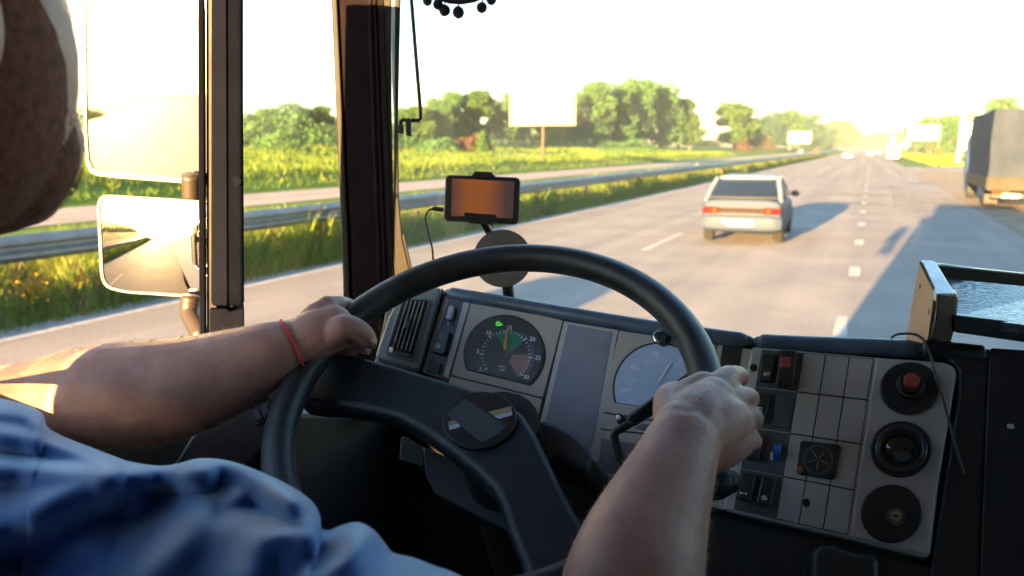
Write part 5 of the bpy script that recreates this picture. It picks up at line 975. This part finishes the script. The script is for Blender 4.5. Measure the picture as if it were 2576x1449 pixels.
# fuzz on the forearms
fb = MB(); prof = [(60, 925), (110, 900), (200, 874), (330, 855), (480, 843), (600, 826), (700, 806)]
path = [(95, 1015, .92, 108), (180, 1003, .925, 126), (300, 993, .93, 136), (400, 985, .935, 134), (500, 962, .94, 122), (600, 925, .945, 103), (690, 887, .95, 80)]
pathR = [(1585, 1500, .585, 178), (1610, 1400, .605, 164), (1640, 1310, .625, 142), (1672, 1230, .645, 120), (1698, 1165, .665, 104)]
for pth, cnt, lo_, hi_ in ((path, 5200, -20, 150), (pathR, 2600, 60, 330)):
    for k in range(cnt):
        s = rr.random()*(len(pth)-1.001); i = int(s); f = s-i; p0, p1 = pth[i], pth[i+1]; x, y, z, r = [p0[j]+(p1[j]-p0[j])*f for j in range(4)]; dx, dy = p1[0]-p0[0], p1[1]-p0[1]; Ln = sqrt(dx*dx+dy*dy); c = at(x, y, z); R = r*z/F*.985
        ax = at(p1[0], p1[1], p1[2])-at(p0[0], p0[1], p0[2]); ax /= np.linalg.norm(ax); e1 = np.cross(ax, fw); e1 /= np.linalg.norm(e1); e2 = np.cross(e1, ax); th = radians(rr.uniform(0, 360)); n_ = e1*cos(th)+e2*sin(th)
        s0 = c+n_*R; s0b = s0-n_*.001; ln = rr.uniform(.004, .009); tp = s0+n_*ln*.45+ax*ln*rr.uniform(.3, .9)+np.array([0, 0, -.2*ln])+rng.normal(size=3)*.0012; t = np.cross(tp-s0b, fw); t = t/(np.linalg.norm(t)+1e-9)*.00013; fb.add([s0b-t, s0b+t, tp], [(0, 1, 2)])
pobj('arm_hair', fb, M_FUZZ)
# wrist thread
tb = MB(); ws = []
for k in range(29):
    t = radians(-60+k*12); ws.append((735+30*cos(t)*1.0, 872+72*sin(t), .962-.034*cos(t)*1.0-.0*sin(t)))
P = []; cw = at(738, 872, .96); axw = at(765, 862, .965)-at(680, 890, .95); axw /= np.linalg.norm(axw); axw = axw+up*.18+rt*.1; axw /= np.linalg.norm(axw); e1 = np.cross(axw, fw); e1 /= np.linalg.norm(e1); e2 = np.cross(e1, axw)
for k in range(40): t = 2*pi*k/40; P.append(cw+(e1*cos(t)+e2*sin(t))*.0355+(e1*(-.006) if False else 0))
tb.tube(P+[P[0]], .0014, 8); pobj('wrist_thread', tb, M_THREAD, smooth=True, auto=180)
lo2 = P[0] if proj(P[0])[1] > proj(P[20])[1] else P[20]
ch = MB(); 
for k in range(5): c_ = lo2+up*(-.001-.0035*k)+rt*.002*k; Q = [c_+(rt*cos(t)+(up if k % 2 else fw)*sin(t))*.0022 for t in np.linspace(0, 2*pi, 10)[:-1]]; ch.tube(Q+[Q[0]], .0005, 6)
ch.tube([lo2+up*-.014, lo2-rt*.03+up*-.006], .0009, 6); pobj('clasp', ch, M_CHROME, smooth=True)
# ---- shirt: soft folded cloth over chest, left sleeve and right shoulder
edge = [(-260, 985), (-120, 990), (0, 1008), (60, 1022), (100, 1042), (112, 1075), (150, 1100), (220, 1128), (290, 1155), (330, 1168), (400, 1178), (450, 1172), (500, 1160), (560, 1163), (620, 1180), (690, 1210), (745, 1240), (780, 1268), (797, 1300), (800, 1335), (830, 1342), (860, 1330), (900, 1322), (935, 1340), (960, 1370), (985, 1398), (1040, 1412), (1090, 1432), (1140, 1450), (1230, 1500), (1330, 1580)]
zed = [.74, .72, .71, .71, .70, .69, .68, .67, .655, .65, .63, .62, .61, .60, .585, .57, .555, .545, .535, .53, .525, .52, .515, .51, .505, .5, .495, .49, .485, .48, .475]
E_ = smooth_path([(x, y, z) for (x, y), z in zip(edge, zed)], 7)
ridges = [  # bright fold crests: points, width px, height m
 ([(-200, 1080), (0, 1102), (150, 1130), (300, 1168), (420, 1196), (520, 1210)], 20, .012), ([(-200, 1160), (0, 1190), (150, 1198), (280, 1190), (400, 1172), (480, 1168), (560, 1172), (640, 1200), (740, 1250)], 30, .018),
 ([(-100, 1400), (0, 1330), (120, 1275), (250, 1235), (330, 1228), (350, 1250)], 34, .018), ([(600, 1250), (650, 1238), (700, 1250), (760, 1300), (790, 1345)], 26, .012), ([(640, 1440), (660, 1375), (720, 1345), (800, 1350), (880, 1350)], 30, .012),
 ([(780, 1470), (860, 1430), (915, 1370), (930, 1345)], 18, .010), ([(-150, 1035), (0, 1040), (70, 1050), (95, 1070)], 18, .01), ([(350, 1470), (430, 1390), (470, 1290), (480, 1230)], 36, .008)]
valleys = [([(-200, 1120), (0, 1143), (150, 1160), (320, 1180)], 16, .008), ([(-100, 1250), (0, 1225), (120, 1222), (220, 1212)], 18, .006), ([(60, 1420), (200, 1330), (330, 1280), (420, 1250), (560, 1230), (640, 1240)], 40, .020), ([(120, 1500), (260, 1420), (360, 1340), (420, 1290)], 50, .018), ([(560, 1300), (620, 1290), (720, 1320), (790, 1350)], 20, .008)]
def seg(pts):
    P = np.array(smooth_path([(x, y, 0) for x, y in pts], 5))[:, :2]; return P[:-1], P[1:]
SG = [(seg(p), w_, h_) for p, w_, h_ in ridges]+[(seg(p), w_, -h_) for p, w_, h_ in valleys]
E_ = np.array(E_); nE = len(E_); nT = 90; T = np.linspace(-.12, 1, nT); GX = np.zeros((nE, nT)); GY = GX.copy(); GZ = GX.copy()
for j, t in enumerate(T):
    tt = max(t, 0); bot_y = 1900; GX[:, j] = E_[:, 0]+tt*(-90); GY[:, j] = E_[:, 1]+tt*(bot_y-E_[:, 1]); curve = (1-(1-min(tt*3.2, 1))**2)
    GZ[:, j] = E_[:, 2]-curve*.075-tt*.10
    if t < 0: GX[:, j] += t*60; GY[:, j] += -t*130; GZ[:, j] += -t*.9
disp = np.zeros_like(GX)
for (A_, B_), w_, h_ in SG:
    best = np.full(GX.shape, 1e9)
    for p0, p1 in zip(A_, B_):
        d = p1-p0; L2 = d@d+1e-9; tt = np.clip(((GX-p0[0])*d[0]+(GY-p0[1])*d[1])/L2, 0, 1); best = np.minimum(best, (GX-p0[0]-tt*d[0])**2+(GY-p0[1]-tt*d[1])**2)
    disp += 1.7*h_*np.exp(-best/(2*w_*w_))
disp += .0025*np.sin(GX*.021+GY*.013)+.002*np.sin(GX*.012-GY*.034+1)
mask = np.clip((T-(-.02))/.06, 0, 1)[None, :]; GZ = GZ-disp*mask
V = np.zeros((nE, nT, 3)); X_ = (GX-W/2)/F; Y_ = (H/2-GY)/F; V = CAM+(fw+rt*X_[..., None]+up*Y_[..., None])*GZ[..., None]
i, j = np.meshgrid(np.arange(nE-1), np.arange(nT-1), indexing='ij'); a_ = (i*nT+j).ravel(); Fq = np.stack([a_, a_+1, a_+nT+1, a_+nT], 1)
V = V.reshape(-1, 3)-np.array(L); sh = npmesh('shirt', V, Fq, 4, M_SHIRT, person, smooth=True); so_ = sh.modifiers.new('solid', 'SOLIDIFY'); so_.thickness = .0025; so_.offset = 1; sd = sh.modifiers.new('sub', 'SUBSURF'); sd.levels = 1; sd.render_levels = 1
# back and sleeves of the shirt, closing the garment
sb = MB(); sb.ball((-.47, .12, 1.58), (.185, .135, .26), 14); sb.ball((-.47, .12, 1.75), (.215, .1, .085), 14); sb.capsule_chain([(-.64, .15, 1.76), (-.71, .25, 1.70), (-.75, .33, 1.66)], [.066, .066, .06]); sb.capsule_chain([(-.28, .12, 1.75), (-.20, .18, 1.66), (-.13, .24, 1.60)], [.066, .064, .058])
sb.v = [(x-L[0], y-L[1], z-L[2]) for x, y, z in sb.v]; s2 = obj('shirt_back', sb, M_SHIRT, person); rm = s2.modifiers.new('remesh', 'REMESH'); rm.mode = 'VOXEL'; rm.voxel_size = .007; rm.use_smooth_shade = True; sm = s2.modifiers.new('smooth', 'SMOOTH'); sm.factor = .5; sm.iterations = 6

# ================================================================== AIR
tag(sc.objects['ground'], kind='structure'); hz = MB().box((-420, -420, -1.2), (420, 1250, 60)); ho = obj('haze', hz, None); ho.data.materials.clear()
hm = bpy.data.materials.new('haze_air'); hm.use_nodes = True; n = hm.node_tree.nodes; l = hm.node_tree.links; n.remove(n['Principled BSDF']); pv = n.new('ShaderNodeVolumePrincipled'); pv.inputs['Color'].default_value = (.8, .92, 1, 1); pv.inputs['Density'].default_value = .00021; pv.inputs['Anisotropy'].default_value = 0
l.new(pv.outputs[0], n['Material Output'].inputs[1]); ho.data.materials.append(hm); tag(ho, 'thin warm evening haze lying over the whole road', 'haze', kind='stuff')
